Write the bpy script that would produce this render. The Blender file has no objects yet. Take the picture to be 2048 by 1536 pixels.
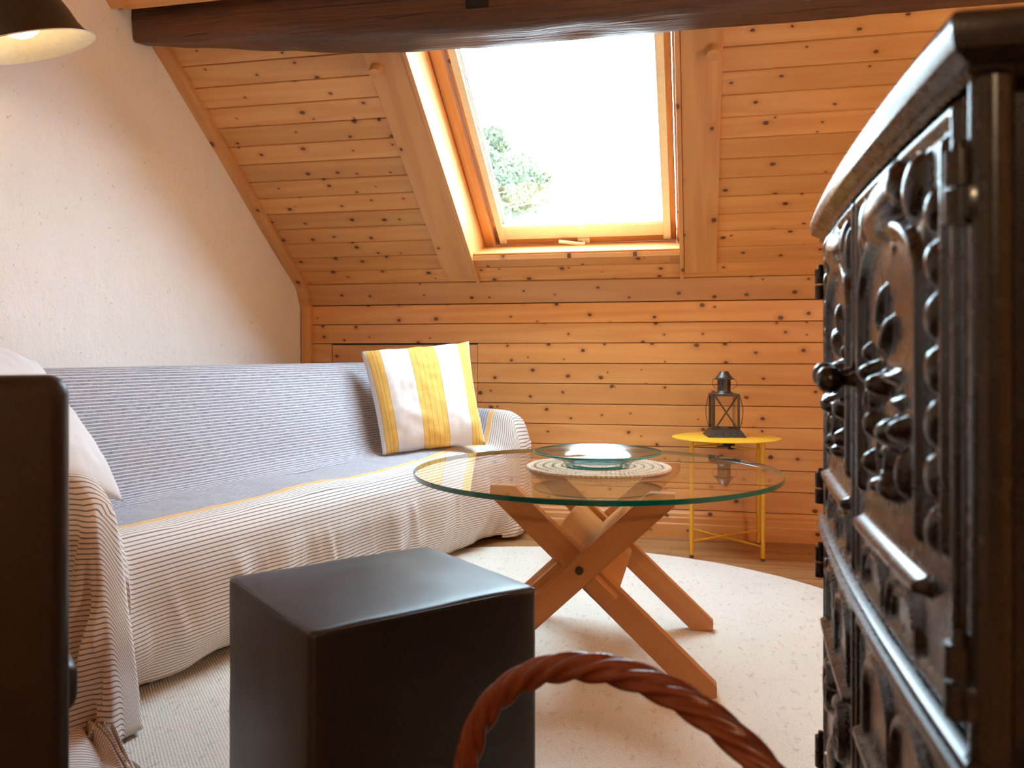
import bpy, bmesh, math, random
import numpy as np
from mathutils import Vector, Matrix, noise as mnoise

random.seed(7)
scene = bpy.context.scene
C = scene.collection

# ------------------------------------------------------------------ camera
YAW = math.radians(12.62)          # the camera looks a little left of the room's depth axis
cam_d = bpy.data.cameras.new('camera')
cam = bpy.data.objects.new('camera', cam_d)
C.objects.link(cam)
cam.location = (0, 0, 0.85)
cam.rotation_euler = (math.pi / 2, 0, YAW)
cam_d.sensor_width = 36.0
cam_d.lens = 1657 / 2048 * 36
cam_d.shift_y = -63 / 2048
cam_d.clip_start = 0.02
cam_d.dof.use_dof = True
cam_d.dof.focus_distance = 2.7
cam_d.dof.aperture_fstop = 5.6
scene.camera = cam

# ------------------------------------------------------------------ sky, view
world = bpy.data.worlds.new('overcast_sky')
scene.world = world
world.use_nodes = True
bg = world.node_tree.nodes['Background']
bg.inputs[0].default_value = (0.64, 0.83, 1.0, 1)
bg.inputs[1].default_value = 27.0

scene.view_settings.view_transform = 'Standard'
scene.view_settings.look = 'None'
scene.view_settings.gamma = 1.0
scene.view_settings.use_curve_mapping = False
scene.view_settings.exposure = 0.1

WARM = (1.0, 0.72, 0.45)

# ------------------------------------------------------------------ helpers
def prop(o, label=None, cat=None, group=None, kind=None):
    if label: o['label'] = label
    if cat: o['category'] = cat
    if group: o['group'] = group
    if kind: o['kind'] = kind
    return o

def empty(name, loc=(0, 0, 0), rz=0.0, parent=None):
    o = bpy.data.objects.new(name, None)
    o.location = loc
    o.rotation_euler = (0, 0, rz)
    o.empty_display_size = 0.05
    C.objects.link(o)
    if parent: o.parent = parent
    return o

def link_mesh(name, me, mat=None, parent=None, loc=None, rot=None):
    o = bpy.data.objects.new(name, me)
    C.objects.link(o)
    if mat is not None and not me.materials:
        for m in (mat if isinstance(mat, (list, tuple)) else [mat]):
            me.materials.append(m)
    if parent: o.parent = parent
    if loc is not None: o.location = loc
    if rot is not None: o.rotation_euler = rot
    return o

def fin(name, bm, mat, parent=None, smooth=False, loc=None, rot=None, angle=None):
    me = bpy.data.meshes.new(name)
    bmesh.ops.recalc_face_normals(bm, faces=bm.faces[:])
    bm.to_mesh(me)
    bm.free()
    if smooth:
        me.polygons.foreach_set('use_smooth', [True] * len(me.polygons))
        if angle is not None:
            me.set_sharp_from_angle(angle=math.radians(angle))
    return link_mesh(name, me, mat, parent, loc, rot)

def from_grid(name, P, mat, parent=None, smooth=True, uv=None, closed_u=False):
    """P: (n, m, 3) array -> quad grid mesh"""
    P = np.asarray(P, float)
    n, m = P.shape[:2]
    idx = np.arange(n * m).reshape(n, m)
    if closed_u:
        idx2 = np.vstack([idx, idx[:1]])
    else:
        idx2 = idx
    a = idx2[:-1, :-1].ravel(); b = idx2[1:, :-1].ravel(); c = idx2[1:, 1:].ravel(); d = idx2[:-1, 1:].ravel()
    F = np.stack([a, b, c, d], 1)
    me = bpy.data.meshes.new(name)
    me.from_pydata(P.reshape(-1, 3).tolist(), [], F.tolist())
    if uv is not None:
        UV = np.asarray(uv, float).reshape(-1, 2)
        lay = me.uv_layers.new(name='stripe')
        li = np.empty(len(me.loops), int)
        me.loops.foreach_get('vertex_index', li)
        lay.data.foreach_set('uv', UV[li].ravel())
    me.update()
    if smooth:
        me.polygons.foreach_set('use_smooth', [True] * len(me.polygons))
    return link_mesh(name, me, mat, parent)

def box(bm, c, s, M=None, bevel=0.0, seg=2):
    r = bmesh.ops.create_cube(bm, size=1.0)
    vs = r['verts']
    bmesh.ops.scale(bm, vec=Vector(s), verts=vs)
    if bevel > 0:
        es = list({e for v in vs for e in v.link_edges})
        rr = bmesh.ops.bevel(bm, geom=es, offset=bevel, segments=seg, profile=0.5, affect='EDGES')
        vs = list({v for v in rr['verts']} | {v for v in vs if v.is_valid})
    bmesh.ops.translate(bm, vec=Vector(c), verts=vs)
    if M is not None:
        bmesh.ops.transform(bm, matrix=M, verts=vs)
    return vs

def cyl(bm, p0, p1, r0, r1=None, seg=16, caps=True):
    p0 = Vector(p0); p1 = Vector(p1)
    r1 = r0 if r1 is None else r1
    d = p1 - p0
    q = d.to_track_quat('Z', 'Y').to_matrix()
    rings = []
    for p, r in ((p0, r0), (p1, r1)):
        rings.append([bm.verts.new(p + q @ Vector((r * math.cos(2 * math.pi * i / seg), r * math.sin(2 * math.pi * i / seg), 0))) for i in range(seg)])
    for i in range(seg):
        j = (i + 1) % seg
        bm.faces.new((rings[0][i], rings[0][j], rings[1][j], rings[1][i]))
    if caps:
        bm.faces.new(rings[0][::-1]); bm.faces.new(rings[1])
    return rings

def tube(bm, pts, r, seg=8, closed=False, lobes=0, lobe=0.0, twist=0.0):
    pts = [Vector(p) for p in pts]
    n = len(pts)
    rings = []
    up = Vector((0.12, 0.31, 0.94)).normalized()
    L = 0.0
    prev = None
    nrm = None
    for i, p in enumerate(pts):
        a = pts[(i - 1) % n] if closed else pts[max(i - 1, 0)]
        b = pts[(i + 1) % n] if closed else pts[min(i + 1, n - 1)]
        t = (b - a)
        t = t.normalized() if t.length > 1e-9 else Vector((0, 0, 1))
        if nrm is None:
            nrm = up.cross(t)
            if nrm.length < 1e-3: nrm = Vector((1, 0, 0)).cross(t)
            nrm.normalize()
        else:
            nrm = (nrm - t * nrm.dot(t)).normalized()
        bi = t.cross(nrm)
        if prev is not None: L += (p - prev).length
        prev = p
        ri = r[i] if isinstance(r, (list, tuple)) else r
        ring = []
        for k in range(seg):
            a_ = 2 * math.pi * k / seg
            rr = ri * (1 + lobe * abs(math.cos(lobes * 0.5 * (a_ + twist * L))) - lobe * 0.5) if lobes else ri
            ring.append(bm.verts.new(p + nrm * (rr * math.cos(a_)) + bi * (rr * math.sin(a_))))
        rings.append(ring)
    m = n if closed else n - 1
    for i in range(m):
        A = rings[i]; B = rings[(i + 1) % n]
        for k in range(seg):
            j = (k + 1) % seg
            bm.faces.new((A[k], A[j], B[j], B[k]))
    if not closed:
        bm.faces.new(rings[0][::-1]); bm.faces.new(rings[-1])
    return rings

def lathe(bm, prof, seg=48, M=None, close=False):
    rings = []
    for (r, z) in prof:
        if r < 1e-6:
            v = bm.verts.new((0, 0, z)); rings.append([v] * seg)
        else:
            rings.append([bm.verts.new((r * math.cos(2 * math.pi * i / seg), r * math.sin(2 * math.pi * i / seg), z)) for i in range(seg)])
    n = len(rings)
    for a in range(n if close else n - 1):
        A = rings[a]; B = rings[(a + 1) % n]
        for i in range(seg):
            j = (i + 1) % seg
            q = []
            for v in (A[i], A[j], B[j], B[i]):
                if v not in q: q.append(v)
            if len(q) >= 3: bm.faces.new(q)
    if M is not None:
        bmesh.ops.transform(bm, matrix=M, verts=list({v for r in rings for v in r}))

def prism(bm, poly, h0, h1, M=None):
    """poly: list of (x, y), extruded along z"""
    a = [bm.verts.new((x, y, h0)) for x, y in poly]
    b = [bm.verts.new((x, y, h1)) for x, y in poly]
    n = len(poly)
    bm.faces.new(a[::-1]); bm.faces.new(b)
    for i in range(n):
        j = (i + 1) % n
        bm.faces.new((a[i], a[j], b[j], b[i]))
    if M is not None:
        bmesh.ops.transform(bm, matrix=M, verts=a + b)

def smooth01(t):
    t = np.clip(t, 0, 1)
    return t * t * (3 - 2 * t)

def fbm(x, y, z=0.0, o=3):
    v = 0.0; a = 1.0
    for k in range(o):
        v += a * mnoise.noise(Vector((x, y, z))); x *= 2.03; y *= 2.03; z *= 2.03; a *= 0.5
    return v

# ------------------------------------------------------------------ materials
class NT:
    def __init__(s, name):
        s.m = bpy.data.materials.new(name); s.m.use_nodes = True
        s.t = s.m.node_tree; s.t.nodes.clear()
        s.out = s.t.nodes.new('ShaderNodeOutputMaterial')
    def n(s, typ, ins=None, **props):
        nd = s.t.nodes.new(typ)
        for k, v in props.items(): setattr(nd, k, v)
        for k, v in (ins or {}).items():
            sock = nd.inputs[k]
            if isinstance(v, bpy.types.NodeSocket): s.t.links.new(v, sock)
            else: sock.default_value = v
        return nd
    def math(s, op, a, b=None, c=None, clamp=False):
        ins = {0: a}
        if b is not None: ins[1] = b
        if c is not None: ins[2] = c
        return s.n('ShaderNodeMath', ins, operation=op, use_clamp=clamp).outputs[0]
    def vmath(s, op, a, b=None):
        ins = {0: a}
        if b is not None: ins[1] = b
        nd = s.n('ShaderNodeVectorMath', ins, operation=op)
        return nd.outputs['Value'] if op in ('LENGTH', 'DOT_PRODUCT', 'DISTANCE') else nd.outputs[0]
    def ramp(s, fac, stops, interp='LINEAR'):
        nd = s.n('ShaderNodeValToRGB', {0: fac})
        cr = nd.color_ramp; cr.interpolation = interp
        while len(cr.elements) < len(stops): cr.elements.new(0.5)
        for e, (p, c) in zip(cr.elements, stops):
            e.position = p; e.color = (c[0], c[1], c[2], 1) if len(c) == 3 else c
        return nd.outputs[0]
    def mix(s, fac, a, b, blend='MIX'):
        nd = s.n('ShaderNodeMix', None, data_type='RGBA', blend_type=blend)
        for sock, v in ((nd.inputs[0], fac), (nd.inputs[6], a), (nd.inputs[7], b)):
            if isinstance(v, bpy.types.NodeSocket): s.t.links.new(v, sock)
            else:
                sock.default_value = v if sock == nd.inputs[0] else (v[0], v[1], v[2], 1)
        return nd.outputs[2]
    def noise(s, vec, scale, detail=3, rough=0.5, dist=0.0):
        return s.n('ShaderNodeTexNoise', {'Vector': vec, 'Scale': scale, 'Detail': detail, 'Roughness': rough, 'Distortion': dist}).outputs[0]
    def obj(s): return s.n('ShaderNodeTexCoord').outputs['Object']
    def scale(s, vec, sc): return s.vmath('MULTIPLY', vec, sc)
    def bsdf(s, color, rough=0.5, bump=None, bstr=0.2, bdist=0.002, **kw):
        b = s.n('ShaderNodeBsdfPrincipled')
        def put(k, v):
            if isinstance(v, bpy.types.NodeSocket): s.t.links.new(v, b.inputs[k])
            else: b.inputs[k].default_value = v
        put('Base Color', color if isinstance(color, bpy.types.NodeSocket) else (*color[:3], 1))
        put('Roughness', rough)
        for k, v in kw.items(): put(k.replace('_', ' '), v)
        if bump is not None:
            bn = s.n('ShaderNodeBump', {'Height': bump, 'Strength': bstr, 'Distance': bdist})
            s.t.links.new(bn.outputs[0], b.inputs['Normal'])
        s.t.links.new(b.outputs[0], s.out.inputs[0])
        return s.m

def wood(name, light, dark, knot, knots=1.0, ring=34.0, rough=0.42, var=0.16, kx=6.2, ky=13.0, ringmix=0.5, coat=0.0, krad=0.0085):
    N = NT(name)
    oi = N.n('ShaderNodeObjectInfo').outputs['Random']
    off = N.n('ShaderNodeCombineXYZ', {0: N.math('MULTIPLY', oi, 37.0), 1: N.math('MULTIPLY', oi, 91.0), 2: N.math('MULTIPLY', oi, 13.0)}).outputs[0]
    co = N.vmath('ADD', N.obj(), off)
    g = N.noise(N.scale(co, (0.55, 8.0, 8.0)), 1.0, 2, 0.4, 0.2)
    rings = N.math('MULTIPLY_ADD', N.math('SINE', N.math('MULTIPLY', g, ring)), 0.5, 0.5)
    fib = N.noise(N.scale(co, (5.0, 210.0, 210.0)), 1.0, 2)
    blot = N.noise(N.scale(co, (1.6, 5.0, 5.0)), 1.0, 2)
    f1 = N.math('ADD', N.math('MULTIPLY', rings, ringmix), N.math('MULTIPLY', fib, 1 - ringmix))
    col = N.mix(f1, light, dark)
    val = N.math('ADD', N.math('MULTIPLY_ADD', oi, var, 1 - var / 2), N.math('MULTIPLY_ADD', blot, 0.24, -0.12))
    col = N.mix(1.0, col, N.n('ShaderNodeCombineColor', {0: val, 1: val, 2: val}).outputs[0], 'MULTIPLY')
    bumph = f1
    if knots > 0:
        # knots: one candidate per cell, round in real size
        sc = (kx, ky, 0.0)
        sv = N.scale(co, sc)
        vo = N.n('ShaderNodeTexVoronoi', {'Vector': sv, 'Scale': 1.0, 'Randomness': 1.0}, voronoi_dimensions='2D', feature='F1')
        dv = N.vmath('DIVIDE', N.vmath('SUBTRACT', sv, vo.outputs['Position']), (kx, ky, 1.0))
        dv = N.scale(dv, (1.0, 1.25, 0.0))
        ln = N.vmath('LENGTH', dv)
        ln = N.math('ADD', ln, N.math('MULTIPLY_ADD', N.noise(N.scale(co, (90, 90, 90)), 1.0, 1), 0.006, -0.003))
        cc = N.n('ShaderNodeSeparateColor', {0: vo.outputs['Color']})
        rad = N.math('MULTIPLY', N.math('MULTIPLY_ADD', cc.outputs[0], 0.9, 0.35), krad)
        has = N.math('LESS_THAN', cc.outputs[1], 0.78 * knots)
        core = N.n('ShaderNodeMapRange', {0: N.math('DIVIDE', ln, rad), 1: 0.75, 2: 1.2, 3: 1.0, 4: 0.0}).outputs[0]
        halo = N.n('ShaderNodeMapRange', {0: N.math('DIVIDE', ln, rad), 1: 0.8, 2: 3.4, 3: 0.42, 4: 0.0}).outputs[0]
        col = N.mix(N.math('MULTIPLY', halo, has), col, (dark[0] * 0.72, dark[1] * 0.6, dark[2] * 0.5))
        col = N.mix(N.math('MULTIPLY', N.math('MULTIPLY', core, has), 0.9), col, knot)
    return N.bsdf(col, rough, bumph, 0.10, 0.0015, Coat_Weight=coat, Coat_Roughness=0.25)

PINE = wood('pine_boards', (0.75, 0.385, 0.135), (0.62, 0.275, 0.080), (0.085, 0.024, 0.012), rough=0.36, krad=0.0098, var=0.28)
PINE_LIGHT = wood('pine_window', (0.73, 0.375, 0.135), (0.58, 0.255, 0.078), (0.10, 0.03, 0.015), knots=0.6, kx=3.4, ky=8.0, rough=0.5, krad=0.011)
FLOORW = wood('floor_laminate', (0.42, 0.22, 0.085), (0.22, 0.095, 0.034), (0.06, 0.025, 0.012), knots=0.25, ring=26, rough=0.38, var=0.25)
TABLEW = wood('stained_beech', (0.52, 0.225, 0.066), (0.37, 0.130, 0.034), (0.05, 0.02, 0.01), knots=0.0, ring=22, rough=0.33, var=0.12, ringmix=0.35)

def m_beam():
    N = NT('old_oak_beam')
    co = N.obj()
    g = N.noise(N.scale(co, (0.9, 14, 14)), 1.0, 4, 0.6, 0.6)
    r = N.math('MULTIPLY_ADD', N.math('SINE', N.math('MULTIPLY', g, 30)), 0.5, 0.5)
    fib = N.noise(N.scale(co, (7, 150, 150)), 1.0, 3)
    red = N.noise(N.scale(co, (1.7, 4, 4)), 1.0, 3)
    col = N.mix(N.math('ADD', N.math('MULTIPLY', r, 0.45), N.math('MULTIPLY', fib, 0.55)), (0.125, 0.056, 0.030), (0.045, 0.024, 0.016))
    col = N.mix(N.ramp(red, [(0.48, (0, 0, 0)), (0.68, (1, 1, 1))]), col, (0.155, 0.055, 0.024))
    crack = N.ramp(N.noise(N.scale(co, (1.1, 30, 30)), 1.0, 3, 0.5, 0.4), [(0.30, (1, 1, 1)), (0.335, (0, 0, 0))])
    col = N.mix(N.math('MULTIPLY', crack, 0.8), col, (0.012, 0.006, 0.004))
    h = N.math('SUBTRACT', N.math('ADD', fib, N.math('MULTIPLY', r, 0.5)), crack)
    return N.bsdf(col, 0.48, h, 0.5, 0.004)
BEAM = m_beam()

def m_plaster():
    N = NT('rough_white_plaster')
    co = N.obj()
    a = N.noise(co, 9, 5, 0.6, 0.3)
    b = N.noise(co, 70, 4, 0.65)
    st = N.noise(N.scale(co, (1, 26, 9)), 1.0, 3, 0.5, 0.8)
    pits = N.ramp(N.noise(co, 55, 3, 0.6, 0.6), [(0.27, (1, 1, 1)), (0.32, (0, 0, 0))])
    h = N.math('ADD', N.math('MULTIPLY', a, 1.5), N.math('MULTIPLY', b, 0.6))
    h = N.math('ADD', h, N.math('MULTIPLY', st, 0.6))
    h = N.math('SUBTRACT', h, N.math('MULTIPLY', pits, 1.2))
    col = N.mix(a, (0.85, 0.81, 0.765), (0.91, 0.88, 0.85))
    col = N.mix(N.math('MULTIPLY', pits, 0.4), col, (0.50, 0.36, 0.26))
    return N.bsdf(col, 0.9, h, 0.55, 0.006)
PLASTER = m_plaster()

def m_plain(name, col, rough=0.5, metal=0.0, bump=0.0, bscale=60, **kw):
    N = NT(name)
    co = N.obj()
    nz = N.noise(co, bscale, 3)
    v = N.math('MULTIPLY_ADD', nz, 0.24, 0.88)
    c = N.mix(1.0, (*col,), N.n('ShaderNodeCombineColor', {0: v, 1: v, 2: v}).outputs[0], 'MULTIPLY')
    return N.bsdf(c, rough, nz if bump else None, bump, 0.002, Metallic=metal, **kw)

CREAM = m_plain('cream_plastic', (0.80, 0.72, 0.55), 0.4)
WHITEPL = m_plain('white_plastic', (0.9, 0.9, 0.88), 0.4)
YELLOW = m_plain('yellow_paint', (0.85, 0.46, 0.03), 0.28)
YELLOWLEG = m_plain('yellow_leg_paint', (0.70, 0.36, 0.015), 0.35)
BLACKPL = m_plain('black_plastic', (0.015, 0.014, 0.013), 0.4)
RUBBER = m_plain('grey_rubber', (0.10, 0.09, 0.08), 0.7)
PEWTER = m_plain('dark_pewter', (0.085, 0.072, 0.062), 0.42, 0.75, 0.15, 90)
HOLE_SHADE = m_plain('hole_shade', (0.01, 0.009, 0.008), 0.9)  # near-black solid whose colour carries the shade inside holes and slots
STEELBOLT = m_plain('aged_brass_bolt', (0.16, 0.11, 0.06), 0.35, 0.9)
WAX = m_plain('candle_wax', (0.85, 0.82, 0.76), 0.5)
TIN = m_plain('tin_cup', (0.55, 0.54, 0.52), 0.3, 0.9)
ENAMEL_OUT = m_plain('dark_enamel', (0.030, 0.022, 0.015), 0.35)
ENAMEL_IN = m_plain('cream_enamel', (0.86, 0.76, 0.55), 0.45)
GAP = m_plain('shadow_gap_backing', (0.05, 0.025, 0.012), 0.9)
BARK = m_plain('pine_bark', (0.20, 0.12, 0.08), 0.9, 0, 0.5, 20)
LINEN_SOFA = m_plain('dark_sofa_fabric', (0.06, 0.05, 0.045), 0.9, 0, 0.3, 200)

def m_foliage():
    N = NT('pine_needles')
    nz = N.noise(N.obj(), 1.6, 3)
    col = N.ramp(nz, [(0.35, (0.105, 0.130, 0.075)), (0.65, (0.17, 0.165, 0.085))])
    return N.bsdf(col, 0.7)
FOLIAGE = m_foliage()

def m_leather():
    N = NT('black_leather')
    co = N.obj()
    v = N.n('ShaderNodeTexVoronoi', {'Vector': co, 'Scale': 420.0}, feature='DISTANCE_TO_EDGE').outputs[0]
    big = N.noise(co, 7, 3)
    h = N.math('ADD', N.math('MULTIPLY', v, 1.0), N.math('MULTIPLY', big, 2.0))
    col = N.mix(big, (0.006, 0.005, 0.0045), (0.011, 0.009, 0.0085))
    return N.bsdf(col, N.math('MULTIPLY_ADD', big, 0.16, 0.34), h, 0.16, 0.002, Specular_IOR_Level=0.5, Coat_Weight=0.25, Coat_Roughness=0.45)
LEATHER = m_leather()

def m_iron():
    N = NT('cast_iron')
    co = N.obj()
    a = N.noise(co, 40, 4, 0.6)
    b = N.noise(co, 6, 3)
    col = N.mix(b, (0.012, 0.0105, 0.010), (0.022, 0.019, 0.017))
    return N.bsdf(col, N.math('MULTIPLY_ADD', a, 0.14, 0.20), a, 0.02, 0.001, Specular_IOR_Level=0.40, Coat_Weight=0.22, Coat_Roughness=0.12)
IRON = m_iron()

def m_throw():
    N = NT('striped_cotton_throw')
    uv = N.n('ShaderNodeUVMap', uv_map='stripe').outputs[0]
    sx = N.n('ShaderNodeSeparateXYZ', {0: uv})
    U, V = sx.outputs[0], sx.outputs[1]
    per = 0.0112
    fr = N.math('FRACT', N.math('DIVIDE', N.math('ADD', V, 20.0), per))
    tri = N.math('ABSOLUTE', N.math('SUBTRACT', fr, 0.5))          # 0 at line centre .. 0.5
    wv = N.n('ShaderNodeCombineXYZ', {0: N.math('MULTIPLY', U, 1.0), 1: N.math('MULTIPLY', V, 1.0), 2: 0.0}).outputs[0]
    heath = N.noise(N.scale(wv, (30, 260, 1)), 1.0, 3, 0.6)
    heath2 = N.noise(N.scale(wv, (420, 60, 1)), 1.0, 2, 0.6)
    hz = N.math('ADD', N.math('MULTIPLY', heath, 0.55), N.math('MULTIPLY', heath2, 0.45))
    # inner cloth: thin white lines on heathered blue grey
    linei = N.n('ShaderNodeMapRange', {0: tri, 1: 0.10, 2: 0.20, 3: 1.0, 4: 0.0}).outputs[0]
    grey = N.ramp(hz, [(0.34, (0.10, 0.105, 0.15)), (0.66, (0.44, 0.45, 0.53))])
    inner = N.mix(linei, grey, (0.70, 0.68, 0.68))
    # outer cloth: thin dark lines on white
    lineo = N.n('ShaderNodeMapRange', {0: tri, 1: 0.09, 2: 0.17, 3: 1.0, 4: 0.0}).outputs[0]
    cream = N.mix(heath2, (0.80, 0.745, 0.69), (0.86, 0.815, 0.765))
    outer = N.mix(N.math('MULTIPLY', lineo, 0.86), cream, (0.065, 0.06, 0.075))
    is_out = N.math('GREATER_THAN', V, 0.012)
    is_yel = N.math('LESS_THAN', N.math('ABSOLUTE', V), 0.0125)
    col = N.mix(is_out, inner, outer)
    col = N.mix(is_yel, col, (0.82, 0.50, 0.19))
    h = N.math('ADD', heath2, heath)
    return N.bsdf(col, 0.92, h, 0.25, 0.0015, Sheen_Weight=0.15)
THROW = m_throw()

def m_pillow_striped():
    N = NT('yellow_striped_linen')
    uv = N.n('ShaderNodeUVMap', uv_map='stripe').outputs[0]
    sx = N.n('ShaderNodeSeparateXYZ', {0: uv})
    U = sx.outputs[0]
    weave = N.noise(N.scale(uv, (160, 22, 1)), 1.0, 3)
    weave2 = N.noise(N.scale(uv, (22, 160, 1)), 1.0, 3)
    w = N.math('ADD', N.math('MULTIPLY', weave, 0.5), N.math('MULTIPLY', weave2, 0.5))
    white = N.mix(w, (0.76, 0.70, 0.66), (0.86, 0.82, 0.79))
    yel = N.mix(w, (0.78, 0.44, 0.075), (0.88, 0.56, 0.15))
    # bands in U (0..1): edge band, middle band, edge band
    def band(c, hw): return N.math('LESS_THAN', N.math('ABSOLUTE', N.math('SUBTRACT', U, c)), hw)
    b = N.math('MAXIMUM', N.math('MAXIMUM', band(0.095, 0.058), band(0.525, 0.122)), band(0.925, 0.055))
    col = N.mix(b, white, yel)
    ln = None
    for c in (0.037, 0.08, 0.11, 0.153, 0.403, 0.452, 0.50, 0.549, 0.598, 0.647, 0.87, 0.91, 0.94, 0.98):
        x = band(c, 0.0017)
        ln = x if ln is None else N.math('MAXIMUM', ln, x)
    col = N.mix(N.math('MULTIPLY', ln, 0.75), col, (0.16, 0.12, 0.10))
    return N.bsdf(col, 0.92, w, 0.3, 0.0015)
PILLOW_Y = m_pillow_striped()

def m_cloth(name, a, b):
    N = NT(name)
    uv = N.n('ShaderNodeUVMap', uv_map='stripe').outputs[0]
    w = N.math('ADD', N.math('MULTIPLY', N.noise(N.scale(uv, (160, 22, 1)), 1.0, 3), 0.5), N.math('MULTIPLY', N.noise(N.scale(uv, (22, 160, 1)), 1.0, 3), 0.5))
    return N.bsdf(N.mix(w, a, b), 0.92, w, 0.3, 0.0015)
PILLOW_W = m_cloth('pale_linen', (0.70, 0.68, 0.685), (0.80, 0.785, 0.79))

def m_rug():
    N = NT('looped_wool_rug')
    co = N.obj()
    sx = N.n('ShaderNodeSeparateXYZ', {0: co})
    loop = N.math('MULTIPLY', N.math('SINE', N.math('MULTIPLY', sx.outputs[0], 700.0)), N.math('SINE', N.math('MULTIPLY', sx.outputs[1], 620.0)))
    n1 = N.noise(co, 190, 3, 0.6)
    n2 = N.noise(N.scale(co, (60, 26, 1)), 1.0, 4, 0.6, 0.6)
    n3 = N.noise(co, 3.0, 2)
    col = N.mix(n1, (0.64, 0.575, 0.49), (0.79, 0.735, 0.66))
    fleck = N.ramp(n2, [(0.57, (0, 0, 0)), (0.69, (1, 1, 1))])
    col = N.mix(N.math('MULTIPLY', fleck, 0.36), col, (0.34, 0.20, 0.12))
    v = N.math('MULTIPLY_ADD', n3, 0.16, 0.92)
    col = N.mix(1.0, col, N.n('ShaderNodeCombineColor', {0: v, 1: v, 2: v}).outputs[0], 'MULTIPLY')
    h = N.math('ADD', N.math('MULTIPLY', loop, 0.28), n1)
    return N.bsdf(col, 0.95, h, 0.7, 0.004)
RUG = m_rug()

def m_straw():
    N = NT('woven_straw')
    co = N.obj()
    a = N.noise(co, 130, 3, 0.6)
    b = N.noise(co, 25, 2)
    col = N.mix(N.math('ADD', N.math('MULTIPLY', a, 0.6), N.math('MULTIPLY', b, 0.4)), (0.42, 0.25, 0.12), (0.90, 0.76, 0.60))
    return N.bsdf(col, 0.8, a, 0.4, 0.002)
STRAW = m_straw()

def m_wicker():
    N = NT('red_brown_wicker')
    co = N.obj()
    a = N.noise(co, 35, 3, 0.6)
    col = N.mix(a, (0.085, 0.016, 0.006), (0.26, 0.062, 0.018))
    return N.bsdf(col, 0.34, a, 0.2, 0.003)
WICKER = m_wicker()

def m_glass(name, tint, f0=0.04, rough=0.0, spec=(1, 1, 1), k=1.0):
    """thin clear sheet: see-through, mirror-like towards grazing angles"""
    N = NT(name)
    ge = N.n('ShaderNodeNewGeometry')
    c = N.math('ABSOLUTE', N.vmath('DOT_PRODUCT', ge.outputs['Normal'], ge.outputs['Incoming']))
    p = N.math('POWER', N.math('SUBTRACT', 1.0, c, clamp=True), 5.0)
    fr = N.math('MULTIPLY', N.math('MULTIPLY_ADD', p, 1 - f0, f0, clamp=True), k)
    tr = N.n('ShaderNodeBsdfTransparent', {0: (*tint, 1)})
    gl = N.n('ShaderNodeBsdfGlossy', {'Color': (*spec, 1), 'Roughness': rough})
    mx = N.n('ShaderNodeMixShader', {0: fr, 1: tr.outputs[0], 2: gl.outputs[0]})
    N.t.links.new(mx.outputs[0], N.out.inputs[0])
    return N.m
PANE = m_glass('window_glass', (0.93, 0.96, 0.95))
TOPGLASS = m_glass('table_glass', (0.97, 0.99, 0.98), 0.03, k=0.88)
TOPGLASS_UNDER = m_glass('table_glass_underside', (0.97, 0.99, 0.98), 0.03, k=0.30)
DISHGLASS = m_glass('dish_glass', (0.90, 0.965, 0.945), 0.05, 0.10, (0.50, 0.53, 0.55))
LANTGLASS = m_glass('lantern_glass', (0.95, 0.94, 0.92))

def m_rim():
    N = NT('green_glass_edge')
    nz = N.noise(N.obj(), 6, 2)
    col = N.mix(nz, (0.0, 0.075, 0.055), (0.0, 0.13, 0.10))
    return N.bsdf(col, 0.12, Specular_IOR_Level=0.7)
RIM = m_rim()
def m_dishedge():
    N = NT('dish_glass_edge')
    nz = N.noise(N.obj(), 12, 2)
    return N.bsdf(N.mix(nz, (0.03, 0.22, 0.20), (0.10, 0.42, 0.36)), 0.1)
DISHEDGE = m_dishedge()

def m_emit(name, col, s):
    N = NT(name)
    e = N.n('ShaderNodeEmission', {0: (*col, 1), 1: s})
    N.t.links.new(e.outputs[0], N.out.inputs[0])
    return N.m

# ------------------------------------------------------------------ room numbers
XL, XR = -1.97, 1.9            # plaster wall, far right wall
YB, YF = 3.90, -3.2            # knee wall, wall behind the camera
ZK = 1.087                     # knee wall top
RY, RZ, SL = 3.85, 1.19, 0.72  # foot and pitch of the roof slope
CS = 1 / math.hypot(1, SL)     # cos of pitch
SN = SL * CS
UPS = Vector((0, -CS, SN))     # up along the slope
RN = Vector((0, SN, CS))       # outwards through the roof
def roof(x, q, h=0.0):         # point on the roof: q metres up the slope, h metres outwards
    return Vector((x, RY, RZ)) + UPS * q + RN * h
M_ROOF = Matrix(((1, 0, 0, 0), (0, UPS.y, RN.y, RY), (0, UPS.z, RN.z, RZ), (0, 0, 0, 1)))  # (x, q, h) -> world
ZC = 2.52                      # flat ceiling behind the slope

def struct(o): o['kind'] = 'structure'; return o

# board with chamfered face edges; local x length, y width, z face towards +z
_board_cache = {}
def board_mesh(L, w, t=0.012, ch=0.0045):
    key = (round(L, 4), round(w, 4), t)
    if key in _board_cache: return _board_cache[key]
    bm = bmesh.new()
    g_ = 0.0008 if w > 0.12 else 0.0011
    ch = 0.002 if w > 0.12 else ch
    prof = [(g_, 0), (g_, t - ch), (ch * 0.6, t), (w - ch, t), (w - g_, t - ch * 0.8), (w - g_, 0)]
    a = [bm.verts.new((0, y, z)) for y, z in prof]
    b = [bm.verts.new((L, y, z)) for y, z in prof]
    n = len(prof)
    for i in range(n):
        j = (i + 1) % n
        bm.faces.new((a[i], b[i], b[j], a[j]))
    bm.faces.new(a); bm.faces.new(b[::-1])
    bmesh.ops.recalc_face_normals(bm, faces=bm.faces[:])
    me = bpy.data.meshes.new('board'); bm.to_mesh(me); bm.free()
    _board_cache[key] = me
    return me
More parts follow.
